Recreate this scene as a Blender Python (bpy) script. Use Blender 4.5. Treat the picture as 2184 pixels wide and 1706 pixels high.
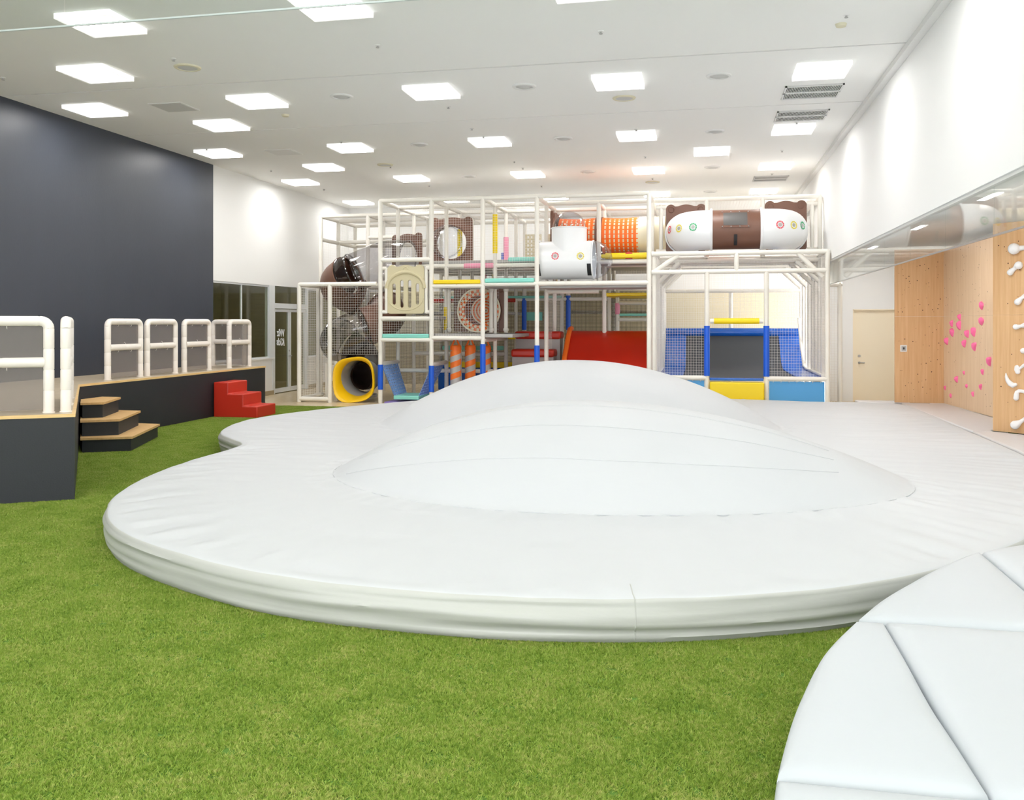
import bpy, bmesh, math, random
from mathutils import Vector, Matrix, noise

for o in list(bpy.data.objects):
    bpy.data.objects.remove(o)
S = bpy.context.scene
COL = S.collection
R = random.Random(7)
PI = math.pi

# ------------------------------------------------------------------ camera, world, exposure
F_PX, YAW, CAM_H, HORIZON = 1920.0, math.atan(402 / 1920), 1.65, 688.0
cd = bpy.data.cameras.new('camera')
cam = bpy.data.objects.new('camera', cd)
COL.objects.link(cam)
cam.location = (0, 0, CAM_H)
cam.rotation_euler = (PI / 2, 0, YAW)
cd.sensor_fit = 'HORIZONTAL'
cd.sensor_width = 36
cd.lens = 36 * F_PX / 2184
cd.shift_y = -(853 - HORIZON) / 2184
cd.clip_end = 200
S.camera = cam
w = bpy.data.worlds.new('world')
S.world = w
w.use_nodes = True
w.node_tree.nodes['Background'].inputs[0].default_value = (.95, .97, 1, 1)
w.node_tree.nodes['Background'].inputs[1].default_value = 3.8
vs = S.view_settings
S.display_settings.display_device = 'sRGB'
vs.view_transform = 'Standard'
vs.look = 'None'
vs.gamma = 1
vs.use_curve_mapping = False
vs.exposure = 0.64
LAMP_STRENGTH = 16.0
S.cycles.max_bounces = 10
S.cycles.diffuse_bounces = 5
S.cycles.use_adaptive_sampling = True
S.cycles.adaptive_threshold = .03
S.cycles.transparent_max_bounces = 32
S.cycles.use_denoising = True
S.cycles.caustics_reflective = False
S.cycles.caustics_refractive = False

_ca, _sa = math.cos(YAW), math.sin(YAW)


def sight(px, py):
    """direction of the line of sight through a point of the photograph, room axes"""
    xc = (px - 1092) / F_PX
    return Vector((xc * _ca - _sa, xc * _sa + _ca, (HORIZON - py) / F_PX))


def onz(px, py, z):
    d = sight(px, py)
    t = (z - CAM_H) / d.z
    return Vector((d.x * t, d.y * t, z))


def ony(px, py, y):
    d = sight(px, py)
    t = y / d.y
    return Vector((d.x * t, y, CAM_H + d.z * t))


def onx(px, py, x):
    d = sight(px, py)
    t = x / d.x
    return Vector((x, d.y * t, CAM_H + d.z * t))


def onplane(px, py, p0, n):
    d = sight(px, py)
    o = Vector((0, 0, CAM_H))
    t = (Vector(p0) - o).dot(n) / d.dot(n)
    return o + d * t


# ------------------------------------------------------------------ materials
def lin(r, g, b):
    f = lambda c: (c / 255 / 12.92) if c <= 10 else ((c / 255 + .055) / 1.055) ** 2.4
    return (f(r), f(g), f(b), 1)


MATS = {}


def mat(name, rgb, rough=.5, metal=0, bump=0, bscale=40, var=0, vscale=6, spec=.5, sheen=0, stretch=None):
    m = bpy.data.materials.new(name)
    m.use_nodes = True
    nt = m.node_tree
    b = nt.nodes['Principled BSDF']
    c = lin(*rgb)
    b.inputs['Base Color'].default_value = c
    b.inputs['Roughness'].default_value = rough
    b.inputs['Metallic'].default_value = metal
    b.inputs['Specular IOR Level'].default_value = spec
    if bump or var:
        tc = nt.nodes.new('ShaderNodeTexCoord')
        mp = nt.nodes.new('ShaderNodeMapping')
        nt.links.new(tc.outputs['Object'], mp.inputs[0])
        if stretch:
            mp.inputs['Scale'].default_value = stretch
    if bump:
        n = nt.nodes.new('ShaderNodeTexNoise')
        n.inputs['Scale'].default_value = bscale
        n.inputs['Detail'].default_value = 4
        bp = nt.nodes.new('ShaderNodeBump')
        bp.inputs['Strength'].default_value = bump
        bp.inputs['Distance'].default_value = .02
        nt.links.new(mp.outputs[0], n.inputs[0])
        nt.links.new(n.outputs['Fac'], bp.inputs['Height'])
        nt.links.new(bp.outputs[0], b.inputs['Normal'])
    if var:
        n = nt.nodes.new('ShaderNodeTexNoise')
        n.inputs['Scale'].default_value = vscale
        n.inputs['Detail'].default_value = 5
        mx = nt.nodes.new('ShaderNodeMix')
        mx.data_type = 'RGBA'
        mx.inputs[6].default_value = [min(1, x * (1 - var)) for x in c[:3]] + [1]
        mx.inputs[7].default_value = [min(1, x * (1 + var)) for x in c[:3]] + [1]
        nt.links.new(mp.outputs[0], n.inputs[0])
        nt.links.new(n.outputs['Fac'], mx.inputs[0])
        nt.links.new(mx.outputs[2], b.inputs['Base Color'])
    MATS[name] = m
    return m


def clear_mat(name, tint, base=.05, top=.9, power=5, tr=1.0):
    m = bpy.data.materials.new(name)
    m.use_nodes = True
    nt = m.node_tree
    nt.nodes.clear()
    out = nt.nodes.new('ShaderNodeOutputMaterial')
    t = nt.nodes.new('ShaderNodeBsdfTransparent')
    t.inputs[0].default_value = (tint[0], tint[1], tint[2], 1)
    g = nt.nodes.new('ShaderNodeBsdfGlossy')
    g.inputs['Roughness'].default_value = .02
    lw = nt.nodes.new('ShaderNodeLayerWeight')
    lw.inputs[0].default_value = .5
    p = nt.nodes.new('ShaderNodeMath')
    p.operation = 'POWER'
    p.inputs[1].default_value = power
    k = nt.nodes.new('ShaderNodeMath')
    k.operation = 'MULTIPLY_ADD'
    k.inputs[1].default_value = top
    k.inputs[2].default_value = base
    k.use_clamp = True
    mx = nt.nodes.new('ShaderNodeMixShader')
    L = nt.links.new
    L(lw.outputs['Facing'], p.inputs[0])
    L(p.outputs[0], k.inputs[0])
    L(k.outputs[0], mx.inputs[0])
    L(t.outputs[0], mx.inputs[1])
    L(g.outputs[0], mx.inputs[2])
    L(mx.outputs[0], out.inputs[0])
    MATS[name] = m
    return m


def wood_mat(name, c1, c2, scale=(6, 6, .5), rough=.5, dots=False):
    m = bpy.data.materials.new(name)
    m.use_nodes = True
    nt = m.node_tree
    b = nt.nodes['Principled BSDF']
    b.inputs['Roughness'].default_value = rough
    tc = nt.nodes.new('ShaderNodeTexCoord')
    mp = nt.nodes.new('ShaderNodeMapping')
    mp.inputs['Scale'].default_value = scale
    n = nt.nodes.new('ShaderNodeTexNoise')
    n.inputs['Scale'].default_value = 3
    n.inputs['Detail'].default_value = 8
    n.inputs['Roughness'].default_value = .65
    cr = nt.nodes.new('ShaderNodeValToRGB')
    cr.color_ramp.elements[0].position = .3
    cr.color_ramp.elements[1].position = .7
    cr.color_ramp.elements[0].color = lin(*c1)
    cr.color_ramp.elements[1].color = lin(*c2)
    L = nt.links.new
    L(tc.outputs['Object'], mp.inputs[0])
    L(mp.outputs[0], n.inputs[0])
    L(n.outputs['Fac'], cr.inputs[0])
    L(cr.outputs[0], b.inputs['Base Color'])
    MATS[name] = m
    return m


def glow_mat(name, rgb, strength):
    m = bpy.data.materials.new(name)
    m.use_nodes = True
    nt = m.node_tree
    nt.nodes.clear()
    out = nt.nodes.new('ShaderNodeOutputMaterial')
    e = nt.nodes.new('ShaderNodeEmission')
    e.inputs[0].default_value = (*rgb, 1)
    e.inputs[1].default_value = strength
    nt.links.new(e.outputs[0], out.inputs[0])
    MATS[name] = m
    return m


def stripe_mat(name, c1, c2, k, rough=.5):
    """helical stripes round the local z axis"""
    m = bpy.data.materials.new(name)
    m.use_nodes = True
    nt = m.node_tree
    b = nt.nodes['Principled BSDF']
    b.inputs['Roughness'].default_value = rough
    tc = nt.nodes.new('ShaderNodeTexCoord')
    sp = nt.nodes.new('ShaderNodeSeparateXYZ')
    at = nt.nodes.new('ShaderNodeMath'); at.operation = 'ARCTAN2'
    dv = nt.nodes.new('ShaderNodeMath'); dv.operation = 'MULTIPLY'; dv.inputs[1].default_value = 1 / (2 * PI)
    ma = nt.nodes.new('ShaderNodeMath'); ma.operation = 'MULTIPLY_ADD'; ma.inputs[1].default_value = k
    fr = nt.nodes.new('ShaderNodeMath'); fr.operation = 'FRACT'
    gt = nt.nodes.new('ShaderNodeMath'); gt.operation = 'GREATER_THAN'; gt.inputs[1].default_value = .5
    mx = nt.nodes.new('ShaderNodeMix'); mx.data_type = 'RGBA'
    mx.inputs[6].default_value = lin(*c1)
    mx.inputs[7].default_value = lin(*c2)
    L = nt.links.new
    L(tc.outputs['Object'], sp.inputs[0])
    L(sp.outputs[1], at.inputs[0]); L(sp.outputs[0], at.inputs[1])
    L(at.outputs[0], dv.inputs[0])
    L(sp.outputs[2], ma.inputs[0]); L(dv.outputs[0], ma.inputs[2])
    L(ma.outputs[0], fr.inputs[0]); L(fr.outputs[0], gt.inputs[0])
    L(gt.outputs[0], mx.inputs[0]); L(mx.outputs[2], b.inputs['Base Color'])
    MATS[name] = m
    return m


mat('ceiling_white', (246, 246, 244), .8)
mat('wall_white', (243, 243, 242), .7)
mat('wall_dark', (60, 65, 76), .42, var=.08, vscale=3, bump=.06, bscale=60, stretch=(1, 1, .3))
mat('wall_beige', (222, 212, 184), .7)
mat('olive', (196, 190, 140), .6)
mat('groove', (120, 120, 120), .7)
mat('trim_white', (232, 232, 230), .6)
mat('stage_dark', (32, 35, 40), .55, var=.12, vscale=4, bump=.08, bscale=80)
wood_mat('ply_edge', (222, 182, 118), (238, 204, 146), (2, 2, 30))
wood_mat('stage_floor', (176, 160, 136), (206, 190, 166), (2, 10, 1), .4)
wood_mat('tread_wood', (196, 156, 100), (218, 180, 124), (4, 14, 4), .5)
wood_mat('floor_wood', (206, 186, 152), (222, 204, 172), (8, 1, 1), .25)
wood_mat('climb_ply', (206, 160, 112), (222, 182, 136), (9, 9, .35), .55)
wood_mat('climb_pale', (222, 190, 154), (236, 208, 176), (9, 9, .35), .5)
mat('bolt_hole', (90, 62, 40), .8)
mat('pad_white', (242, 234, 226), .45, bump=.05, bscale=20)
mat('pipe_white', (240, 236, 227), .42)
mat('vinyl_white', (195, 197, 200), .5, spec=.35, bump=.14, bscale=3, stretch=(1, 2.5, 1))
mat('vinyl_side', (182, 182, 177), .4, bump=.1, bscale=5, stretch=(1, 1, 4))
mat('mat_white', (206, 204, 206), .4, bump=.06, bscale=4)
mat('cushion_white', (188, 192, 197), .42, bump=.05, bscale=6)
mat('seam', (206, 209, 212), .6)
mat('red_vinyl', (196, 46, 28), .4)
mat('red_slide', (208, 44, 24), .3)
mat('orange', (255, 118, 34), .45)
mat('blue_pad', (20, 92, 214), .4)
mat('tramp_blue', (26, 96, 196), .22, bump=.5, bscale=9, stretch=(1, 3, 1))
mat('sky_blue', (84, 164, 226), .5, bump=.15, bscale=5)
mat('yellow', (250, 218, 6), .4)
mat('slide_yellow', (252, 204, 24), .3)
mat('turquoise', (140, 220, 206), .5)
mat('pink', (244, 158, 188), .5)
mat('hold_pink', (255, 118, 172), .5)
mat('hold_white', (238, 236, 236), .5)
mat('brown', (116, 80, 64), .42)
mat('brown_shaded', (58, 42, 36), .4)  # the slide's brown with the shade inside the tube put into its colour
mat('tube_white', (240, 242, 244), .28)
mat('tube_cream', (236, 228, 202), .4)
mat('cream_panel', (210, 200, 164), .45)
mat('deck_grey', (176, 174, 172), .6)
mat('bed_grey', (68, 71, 76), .75, bump=.1, bscale=200)
mat('black', (34, 34, 36), .6)
mat('net_white', (236, 232, 226), .7)
mat('rope_blue', (136, 174, 236), .6)
mat('purple', (150, 130, 200), .6)
mat('metal', (180, 182, 184), .3, metal=.9)
mat('frame_white', (226, 230, 232), .4)
mat('lamp_frame', (250, 250, 250), .5)
MATS['lamp_frame'].node_tree.nodes['Principled BSDF'].inputs['Emission Color'].default_value = (1, .985, .96, 1)
MATS['lamp_frame'].node_tree.nodes['Principled BSDF'].inputs['Emission Strength'].default_value = .5
mat('diffuser_cream', (222, 216, 190), .6)
mat('diffuser_core', (206, 206, 204), .7)
mat('grille_dark', (48, 46, 45), .7)
mat('sticker_red', (226, 84, 96), .5)
mat('sticker_yellow', (232, 214, 70), .5)
mat('sticker_green', (60, 170, 112), .5)
mat('door_cream', (250, 238, 214), .5)
mat('skirting', (176, 160, 128), .5)
mat('smoke_net', (150, 142, 138), .8)
mat('pane_grey', (88, 85, 83), .45)
mat('net_shade', (112, 108, 96), .8)  # grey that stands in for the shade under the decks
mat('glass_edge', (212, 220, 220), .3)
mat('turf_base', (84, 120, 34), .9)
mat('letter_white', (236, 240, 240), .5)
stripe_mat('bag_stripe', (252, 126, 44), (188, 186, 184), -4.2)
clear_mat('glass', (.96, .975, .97), .02, .75, 5)
clear_mat('glass_dark', (.84, .86, .76), .06, .8, 4)
clear_mat('clear_plastic', (.86, .88, .92), .07, .55, 3)
clear_mat('clear_grey', (.74, .73, .74), .08, .5, 3)
clear_mat('smoke_plastic', (.52, .51, .52), .08, .5, 3)
glow_mat('lamp_glow', (1, .985, .96), LAMP_STRENGTH)


def net_sheet_mat():
    """fine grey mesh cloth: woven threads with real gaps, told by position"""
    m = bpy.data.materials.new('mesh_cloth')
    m.use_nodes = True
    nt = m.node_tree
    nt.nodes.clear()
    out = nt.nodes.new('ShaderNodeOutputMaterial')
    d = nt.nodes.new('ShaderNodeBsdfDiffuse')
    d.inputs[0].default_value = lin(150, 142, 138)
    t = nt.nodes.new('ShaderNodeBsdfTransparent')
    mx = nt.nodes.new('ShaderNodeMixShader')
    mx.inputs[0].default_value = .42
    nt.links.new(t.outputs[0], mx.inputs[1])
    nt.links.new(d.outputs[0], mx.inputs[2])
    nt.links.new(mx.outputs[0], out.inputs[0])
    MATS['mesh_cloth'] = m


net_sheet_mat()


def turf_mat():
    m = bpy.data.materials.new('turf_blade')
    m.use_nodes = True
    nt = m.node_tree
    b = nt.nodes['Principled BSDF']
    b.inputs['Roughness'].default_value = .55
    b.inputs['Specular IOR Level'].default_value = .3
    g = nt.nodes.new('ShaderNodeNewGeometry')
    n1 = nt.nodes.new('ShaderNodeTexNoise'); n1.inputs['Scale'].default_value = 45; n1.inputs['Detail'].default_value = 3
    n2 = nt.nodes.new('ShaderNodeTexNoise'); n2.inputs['Scale'].default_value = 5; n2.inputs['Detail'].default_value = 4
    ad = nt.nodes.new('ShaderNodeMath'); ad.operation = 'MULTIPLY_ADD'; ad.inputs[1].default_value = .35
    sc = nt.nodes.new('ShaderNodeMath'); sc.operation = 'MULTIPLY'; sc.inputs[1].default_value = .65
    cr = nt.nodes.new('ShaderNodeValToRGB')
    e = cr.color_ramp.elements
    e[0].position = .3; e[0].color = lin(100, 132, 38)
    e[1].position = .72; e[1].color = lin(186, 184, 108)
    k = e.new(.5); k.color = lin(140, 163, 62)
    L = nt.links.new
    L(g.outputs['Position'], n1.inputs[0]); L(g.outputs['Position'], n2.inputs[0])
    L(n1.outputs['Fac'], sc.inputs[0])
    L(n2.outputs['Fac'], ad.inputs[0]); L(sc.outputs[0], ad.inputs[2])
    L(ad.outputs[0], cr.inputs[0]); L(cr.outputs[0], b.inputs['Base Color'])
    MATS['turf_blade'] = m


turf_mat()

# ------------------------------------------------------------------ building helpers
BASE = {}


def tag(o, label=None, cat=None, group=None, kind=None):
    if label: o['label'] = label
    if cat: o['category'] = cat
    if group: o['group'] = group
    if kind: o['kind'] = kind
    return o


def thing(name, label, cat, loc=(0, 0, 0), group=None):
    o = bpy.data.objects.new(name, None)
    o.empty_display_size = .1
    COL.objects.link(o)
    o.location = loc
    BASE[o.name] = Vector(loc)
    return tag(o, label, cat, group)


class MB:
    def __init__(s):
        s.v, s.f, s.m = [], [], []

    def add(s, vs, fs, mi=0):
        k = len(s.v)
        s.v += [Vector(p) for p in vs]
        s.f += [[i + k for i in q] for q in fs]
        s.m += [mi] * len(fs)
        return s

    def box(s, x0, x1, y0, y1, z0, z1, mi=0):
        v = [(x0, y0, z0), (x1, y0, z0), (x1, y1, z0), (x0, y1, z0), (x0, y0, z1), (x1, y0, z1), (x1, y1, z1), (x0, y1, z1)]
        return s.add(v, [(3, 2, 1, 0), (4, 5, 6, 7), (0, 1, 5, 4), (1, 2, 6, 5), (2, 3, 7, 6), (3, 0, 4, 7)], mi)

    def prism(s, poly, z0, z1, mi=0):
        n = len(poly)
        v = [(p[0], p[1], z0) for p in poly] + [(p[0], p[1], z1) for p in poly]
        area = sum(poly[i][0] * poly[(i + 1) % n][1] - poly[(i + 1) % n][0] * poly[i][1] for i in range(n))
        f = [list(range(n))[::-1], list(range(n, 2 * n))] + [(i, (i + 1) % n, (i + 1) % n + n, i + n) for i in range(n)]
        if area < 0: f = [list(q)[::-1] for q in f]
        return s.add(v, f, mi)

    def path(s, pts, r, n=12, caps=True, mi=0, closed=False):
        pts = [Vector(p) for p in pts]
        N = len(pts)
        rr = r if isinstance(r, (list, tuple)) else [r] * N
        tang = []
        for i in range(N):
            a = pts[(i - 1) % N] if (closed or i > 0) else pts[i]
            b = pts[(i + 1) % N] if (closed or i < N - 1) else pts[i]
            t = b - a
            tang.append(t.normalized() if t.length > 1e-9 else (tang[-1] if tang else Vector((0, 0, 1))))
        ref = Vector((0, 0, 1)) if abs(tang[0].z) < .9 else Vector((1, 0, 0))
        u = tang[0].cross(ref).normalized()
        vs = []
        for i in range(N):
            if i:
                q = tang[i - 1].rotation_difference(tang[i])
                u = q @ u
            u = (u - tang[i] * u.dot(tang[i])).normalized()
            w_ = tang[i].cross(u)
            for k in range(n):
                a = 2 * PI * k / n
                vs.append(pts[i] + (u * math.cos(a) + w_ * math.sin(a)) * rr[i])
        fs = []
        for i in range(N if closed else N - 1):
            j = (i + 1) % N
            for k in range(n):
                fs.append((i * n + k, i * n + (k + 1) % n, j * n + (k + 1) % n, j * n + k))
        if caps and not closed:
            fs.append(list(range(n))[::-1])
            fs.append(list(range((N - 1) * n, N * n)))
        return s.add(vs, fs, mi)

    def tube(s, a, b, r, n=12, mi=0, caps=True):
        return s.path([a, b], r, n, caps, mi)

    def ring(s, c, axis, R_, r, n=28, k=8, mi=0):
        axis = Vector(axis).normalized()
        ref = Vector((0, 0, 1)) if abs(axis.z) < .9 else Vector((1, 0, 0))
        u = axis.cross(ref).normalized(); w_ = axis.cross(u)
        return s.path([Vector(c) + (u * math.cos(2 * PI * i / n) + w_ * math.sin(2 * PI * i / n)) * R_ for i in range(n)], r, k, False, mi, True)

    def ball(s, c, r, n=16, k=10, sx=1, sy=1, sz=1, mi=0, lo=-PI / 2, hi=PI / 2, axis=None):
        vs, fs = [], []
        M = Matrix.Identity(3)
        if axis is not None:
            M = Vector((0, 0, 1)).rotation_difference(Vector(axis)).to_matrix()
        for i in range(k + 1):
            a = lo + (hi - lo) * i / k
            for j in range(n):
                b = 2 * PI * j / n
                p = M @ Vector((math.cos(a) * math.cos(b) * sx, math.cos(a) * math.sin(b) * sy, math.sin(a) * sz))
                vs.append(Vector(c) + p * r)
        for i in range(k):
            for j in range(n):
                fs.append((i * n + j, i * n + (j + 1) % n, (i + 1) * n + (j + 1) % n, (i + 1) * n + j))
        return s.add(vs, fs, mi)

    def lathe(s, prof, c, n=24, mi=0, axis=(0, 0, 1)):
        M = Vector((0, 0, 1)).rotation_difference(Vector(axis)).to_matrix()
        vs, fs = [], []
        for (r, z) in prof:
            for j in range(n):
                b = 2 * PI * j / n
                vs.append(Vector(c) + M @ Vector((r * math.cos(b), r * math.sin(b), z)))
        for i in range(len(prof) - 1):
            for j in range(n):
                fs.append((i * n + j, i * n + (j + 1) % n, (i + 1) * n + (j + 1) % n, (i + 1) * n + j))
        return s.add(vs, fs, mi)

    def bar(s, a, b, w_=.0016, mi=0):
        """square strand without caps"""
        a, b = Vector(a), Vector(b)
        t = (b - a).normalized()
        ref = Vector((0, 0, 1)) if abs(t.z) < .9 else Vector((0, 1, 0))
        u = t.cross(ref).normalized() * w_
        v = t.cross(u).normalized() * w_
        return s.add([a + u, a + v, a - u, a - v, b + u, b + v, b - u, b - v],
                     [(0, 1, 5, 4), (1, 2, 6, 5), (2, 3, 7, 6), (3, 0, 4, 7)], mi)

    def build(s, name, mats, parent=None, smooth=35, bevel=0, seg=2):
        if isinstance(mats, str): mats = [mats]
        me = bpy.data.meshes.new(name)
        off = BASE.get(parent.name, Vector()) if parent else Vector()
        me.from_pydata([tuple(p - off) for p in s.v], [], s.f)
        for x in mats: me.materials.append(MATS[x])
        if len(mats) > 1: me.polygons.foreach_set('material_index', s.m)
        if smooth:
            me.polygons.foreach_set('use_smooth', [True] * len(s.f))
            me.set_sharp_from_angle(angle=math.radians(smooth))
        me.update()
        o = bpy.data.objects.new(name, me)
        COL.objects.link(o)
        if parent:
            o.parent = parent
            BASE[o.name] = off
        if bevel:
            b = o.modifiers.new('bevel', 'BEVEL')
            b.width = bevel; b.segments = seg; b.limit_method = 'ANGLE'; b.angle_limit = math.radians(40)
            b.harden_normals = False
        return o


def rooted(mb, name, mats, label, cat, loc, group=None, **k):
    """a thing that is one mesh, its origin at loc"""
    loc = Vector(loc)
    for i, p in enumerate(mb.v): mb.v[i] = p - loc
    o = mb.build(name, mats, **k)
    o.location = loc
    return tag(o, label, cat, group)


def struct(mb, name, mats, label, cat, **k):
    o = mb.build(name, mats, **k)
    return tag(o, label, cat, kind='structure')


def plate(loops, thick, M, bevel=0, mi=0):
    """flat panel with holes from outline loops (2D), placed by matrix M; returns an MB"""
    cu = bpy.data.curves.new('plate', 'CURVE')
    cu.dimensions = '2D'; cu.fill_mode = 'BOTH'
    cu.extrude = max(1e-4, thick / 2 - bevel); cu.bevel_depth = bevel; cu.bevel_resolution = 2
    cu.offset = -bevel
    for lp in loops:
        sp = cu.splines.new('POLY')
        sp.points.add(len(lp) - 1)
        for p, q in zip(sp.points, lp): p.co = (q[0], q[1], 0, 1)
        sp.use_cyclic_u = True
    return _curve_mb(cu, M, mi)


def _curve_mb(cu, M, mi=0):
    o = bpy.data.objects.new('tmp', cu)
    COL.objects.link(o)
    dg = bpy.context.evaluated_depsgraph_get()
    dg.update()
    me = bpy.data.meshes.new_from_object(o.evaluated_get(dg))
    mb = MB()
    mb.add([M @ v.co for v in me.vertices], [list(p.vertices) for p in me.polygons], mi)
    bpy.data.objects.remove(o)
    bpy.data.curves.remove(cu)
    bpy.data.meshes.remove(me)
    return mb


def text_mb(body, size, M, extrude=.002, shear=0, space=1, offset=0):
    cu = bpy.data.curves.new('text', 'FONT')
    cu.body = body; cu.size = size; cu.extrude = extrude; cu.shear = shear
    cu.space_character = space; cu.offset = offset; cu.align_x = 'CENTER'
    return _curve_mb(cu, M)


def frame_m(o, u, v):
    """matrix taking local x,y to u,v at origin o"""
    u, v = Vector(u).normalized(), Vector(v).normalized()
    n = u.cross(v)
    return Matrix(((u.x, v.x, n.x, o[0]), (u.y, v.y, n.y, o[1]), (u.z, v.z, n.z, o[2]), (0, 0, 0, 1)))


def net(mb, o, u, v, cell=.05, w_=.0016):
    o, u, v = Vector(o), Vector(u), Vector(v)
    nu, nv = max(1, round(u.length / cell)), max(1, round(v.length / cell))
    for i in range(nu + 1): mb.bar(o + u * (i / nu), o + u * (i / nu) + v, w_)
    for j in range(nv + 1): mb.bar(o + v * (j / nv), o + v * (j / nv) + u, w_)
    return mb


def catmull(pts, per=12):
    n = len(pts); out = []
    P = [Vector(p) for p in pts]
    for i in range(n):
        a, b, c, d = P[i - 1], P[i], P[(i + 1) % n], P[(i + 2) % n]
        for k in range(per):
            t = k / per
            out.append(.5 * ((2 * b) + (c - a) * t + (2 * a - 5 * b + 4 * c - d) * t * t + (3 * b - a - 3 * c + d) * t ** 3))
    return out


def resample(pts, n):
    L = [0]
    m = len(pts)
    for i in range(m): L.append(L[-1] + (pts[(i + 1) % m] - pts[i]).length)
    out = []; j = 0
    for k in range(n):
        s = L[-1] * k / n
        while L[j + 1] < s: j += 1
        t = (s - L[j]) / max(1e-9, L[j + 1] - L[j])
        out.append(pts[j].lerp(pts[(j + 1) % m], t))
    return out


def copy_tree(o, parent=None):
    c = o.copy()
    COL.objects.link(c)
    if parent: c.parent = parent
    for ch in list(o.children): copy_tree(ch, c)
    return c


ORD = ['first', 'second', 'third', 'fourth', 'fifth', 'sixth', 'seventh', 'eighth', 'ninth', 'tenth', 'eleventh', 'twelfth']

# ------------------------------------------------------------------ the room
XL, XR, ZC, YB, YF = -9.58, 2.37, 4.82, 23.6, -4.0
XA = 4.6                                                        # far wall of the climbing alcove
JOINTS = (10.9, 13.65)

m = MB()
m.box(XL - 4, XA + .3, YF, YB + .2, -.2, 0)
struct(m, 'floor', 'floor_wood', 'pale beige wooden floor in front of the play structure', 'floor', smooth=0)

m = MB()
ys = [YF, JOINTS[0] - .02, JOINTS[0] + .02, JOINTS[1] - .012, JOINTS[1] + .012, YB + .2]
for a, b in ((0, 1), (2, 3), (4, 5)): m.box(XL - .2, XR + .1, ys[a], ys[b], ZC, ZC + .15)
struct(m, 'ceiling', 'ceiling_white', 'high white ceiling with square light panels', 'ceiling', smooth=0)
m = MB()
m.box(XL - .2, XR + .1, YF, YB, ZC + .15, ZC + .2)
for k, y in enumerate(JOINTS): m.box(XL, XR, y - .02, y + .02, ZC + .03, ZC + .06)
struct(m, 'trim_1', 'groove', 'thin grey joints running across the white ceiling', 'ceiling joint', smooth=0)
m = MB()
for a, b, d in ((YF, JOINTS[0], 0), (JOINTS[0], JOINTS[1], .03), (JOINTS[1], YB, .06)):
    m.box(XR - .09 - .0 * d, XR + .02, a, b, ZC - .07, ZC)
struct(m, 'trim_2', 'trim_white', 'white cornice where the ceiling meets the long bulkhead wall', 'cornice', smooth=0)

m = MB()
m.box(XL - .15, XL, YF, 16.47, 0, ZC)
struct(m, 'wall_left', 'wall_dark', 'dark slate wall behind the stage', 'wall', smooth=0)
m = MB()
m.box(XL - .15, XL - .01, 16.47, YB, 2.5, ZC)
m.box(XL - .12, XL - .02, 16.47, 19.12, 0, .82)
m.box(XL - .14, XL + .01, 16.47, 19.12, .82, .85)
m.box(XL - .12, XL - .02, 20.98, YB, 0, .76)
m.box(XL - .14, XL + .01, 20.98, YB, .76, .79)
struct(m, 'wall_left_upper', 'wall_white', 'white wall above and below the interior windows', 'wall', smooth=0)
m = MB()
m.box(XL - .02, XL - .005, 16.47, 19.12, 0, .1)
m.box(XL - .02, XL - .005, 20.98, YB, 0, .1)
struct(m, 'baseboard_left', 'skirting', 'brown skirting under the white low wall by the glass door', 'skirting', smooth=0)

# interior window and glazed double door in the left wall
o = struct(MB().box(XL - .12, XL - .01, 18.9, 19.05, .85, 2.5).box(XL - .1, XL - .03, 16.47, 18.9, .85, .88).box(XL - .1, XL - .03, 16.47, 18.9, 2.46, 2.5),
           'window_1', 'frame_white', 'interior window beside the glass door, white mullions', 'window', smooth=0)
for y0, y1 in ((16.5, 17.7), (17.7, 18.9)):
    MB().box(XL - .07, XL - .06, y0, y1, .88, 2.46).build('pane', 'glass_dark', o, smooth=0)
MB().box(XL - .085, XL - .045, 17.685, 17.715, .88, 2.46).build('mullion', 'frame_white', o, smooth=0)
o = struct(MB().box(XL - .12, XL - .01, 20.88, 20.98, 0, 2.5).box(XL - .1, XL - .03, 20.98, YB, .79, .82).box(XL - .1, XL - .03, 20.98, YB, 2.46, 2.5),
           'window_2', 'frame_white', 'interior window behind the tube slide netting', 'window', smooth=0)
for y0, y1 in ((20.98, 22.3), (22.3, YB)):
    MB().box(XL - .07, XL - .06, y0, y1, .82, 2.46).build('pane', 'glass_dark', o, smooth=0)
d = thing('door_1', 'glazed double door with mirrored white lettering in the interior window wall', 'door', (XL, 19.95, 0))
d['kind'] = 'structure'
f_ = MB()
f_.box(XL - .12, XL - .01, 19.05, 19.17, 0, 2.5).box(XL - .12, XL - .01, 19.17, 20.88, 1.98, 2.1)
f_.build('door_frame', 'frame_white', d, smooth=0)
MB().box(XL - .07, XL - .06, 19.17, 20.88, 2.1, 2.5).build('transom_pane', 'glass_dark', d, smooth=0)
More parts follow.
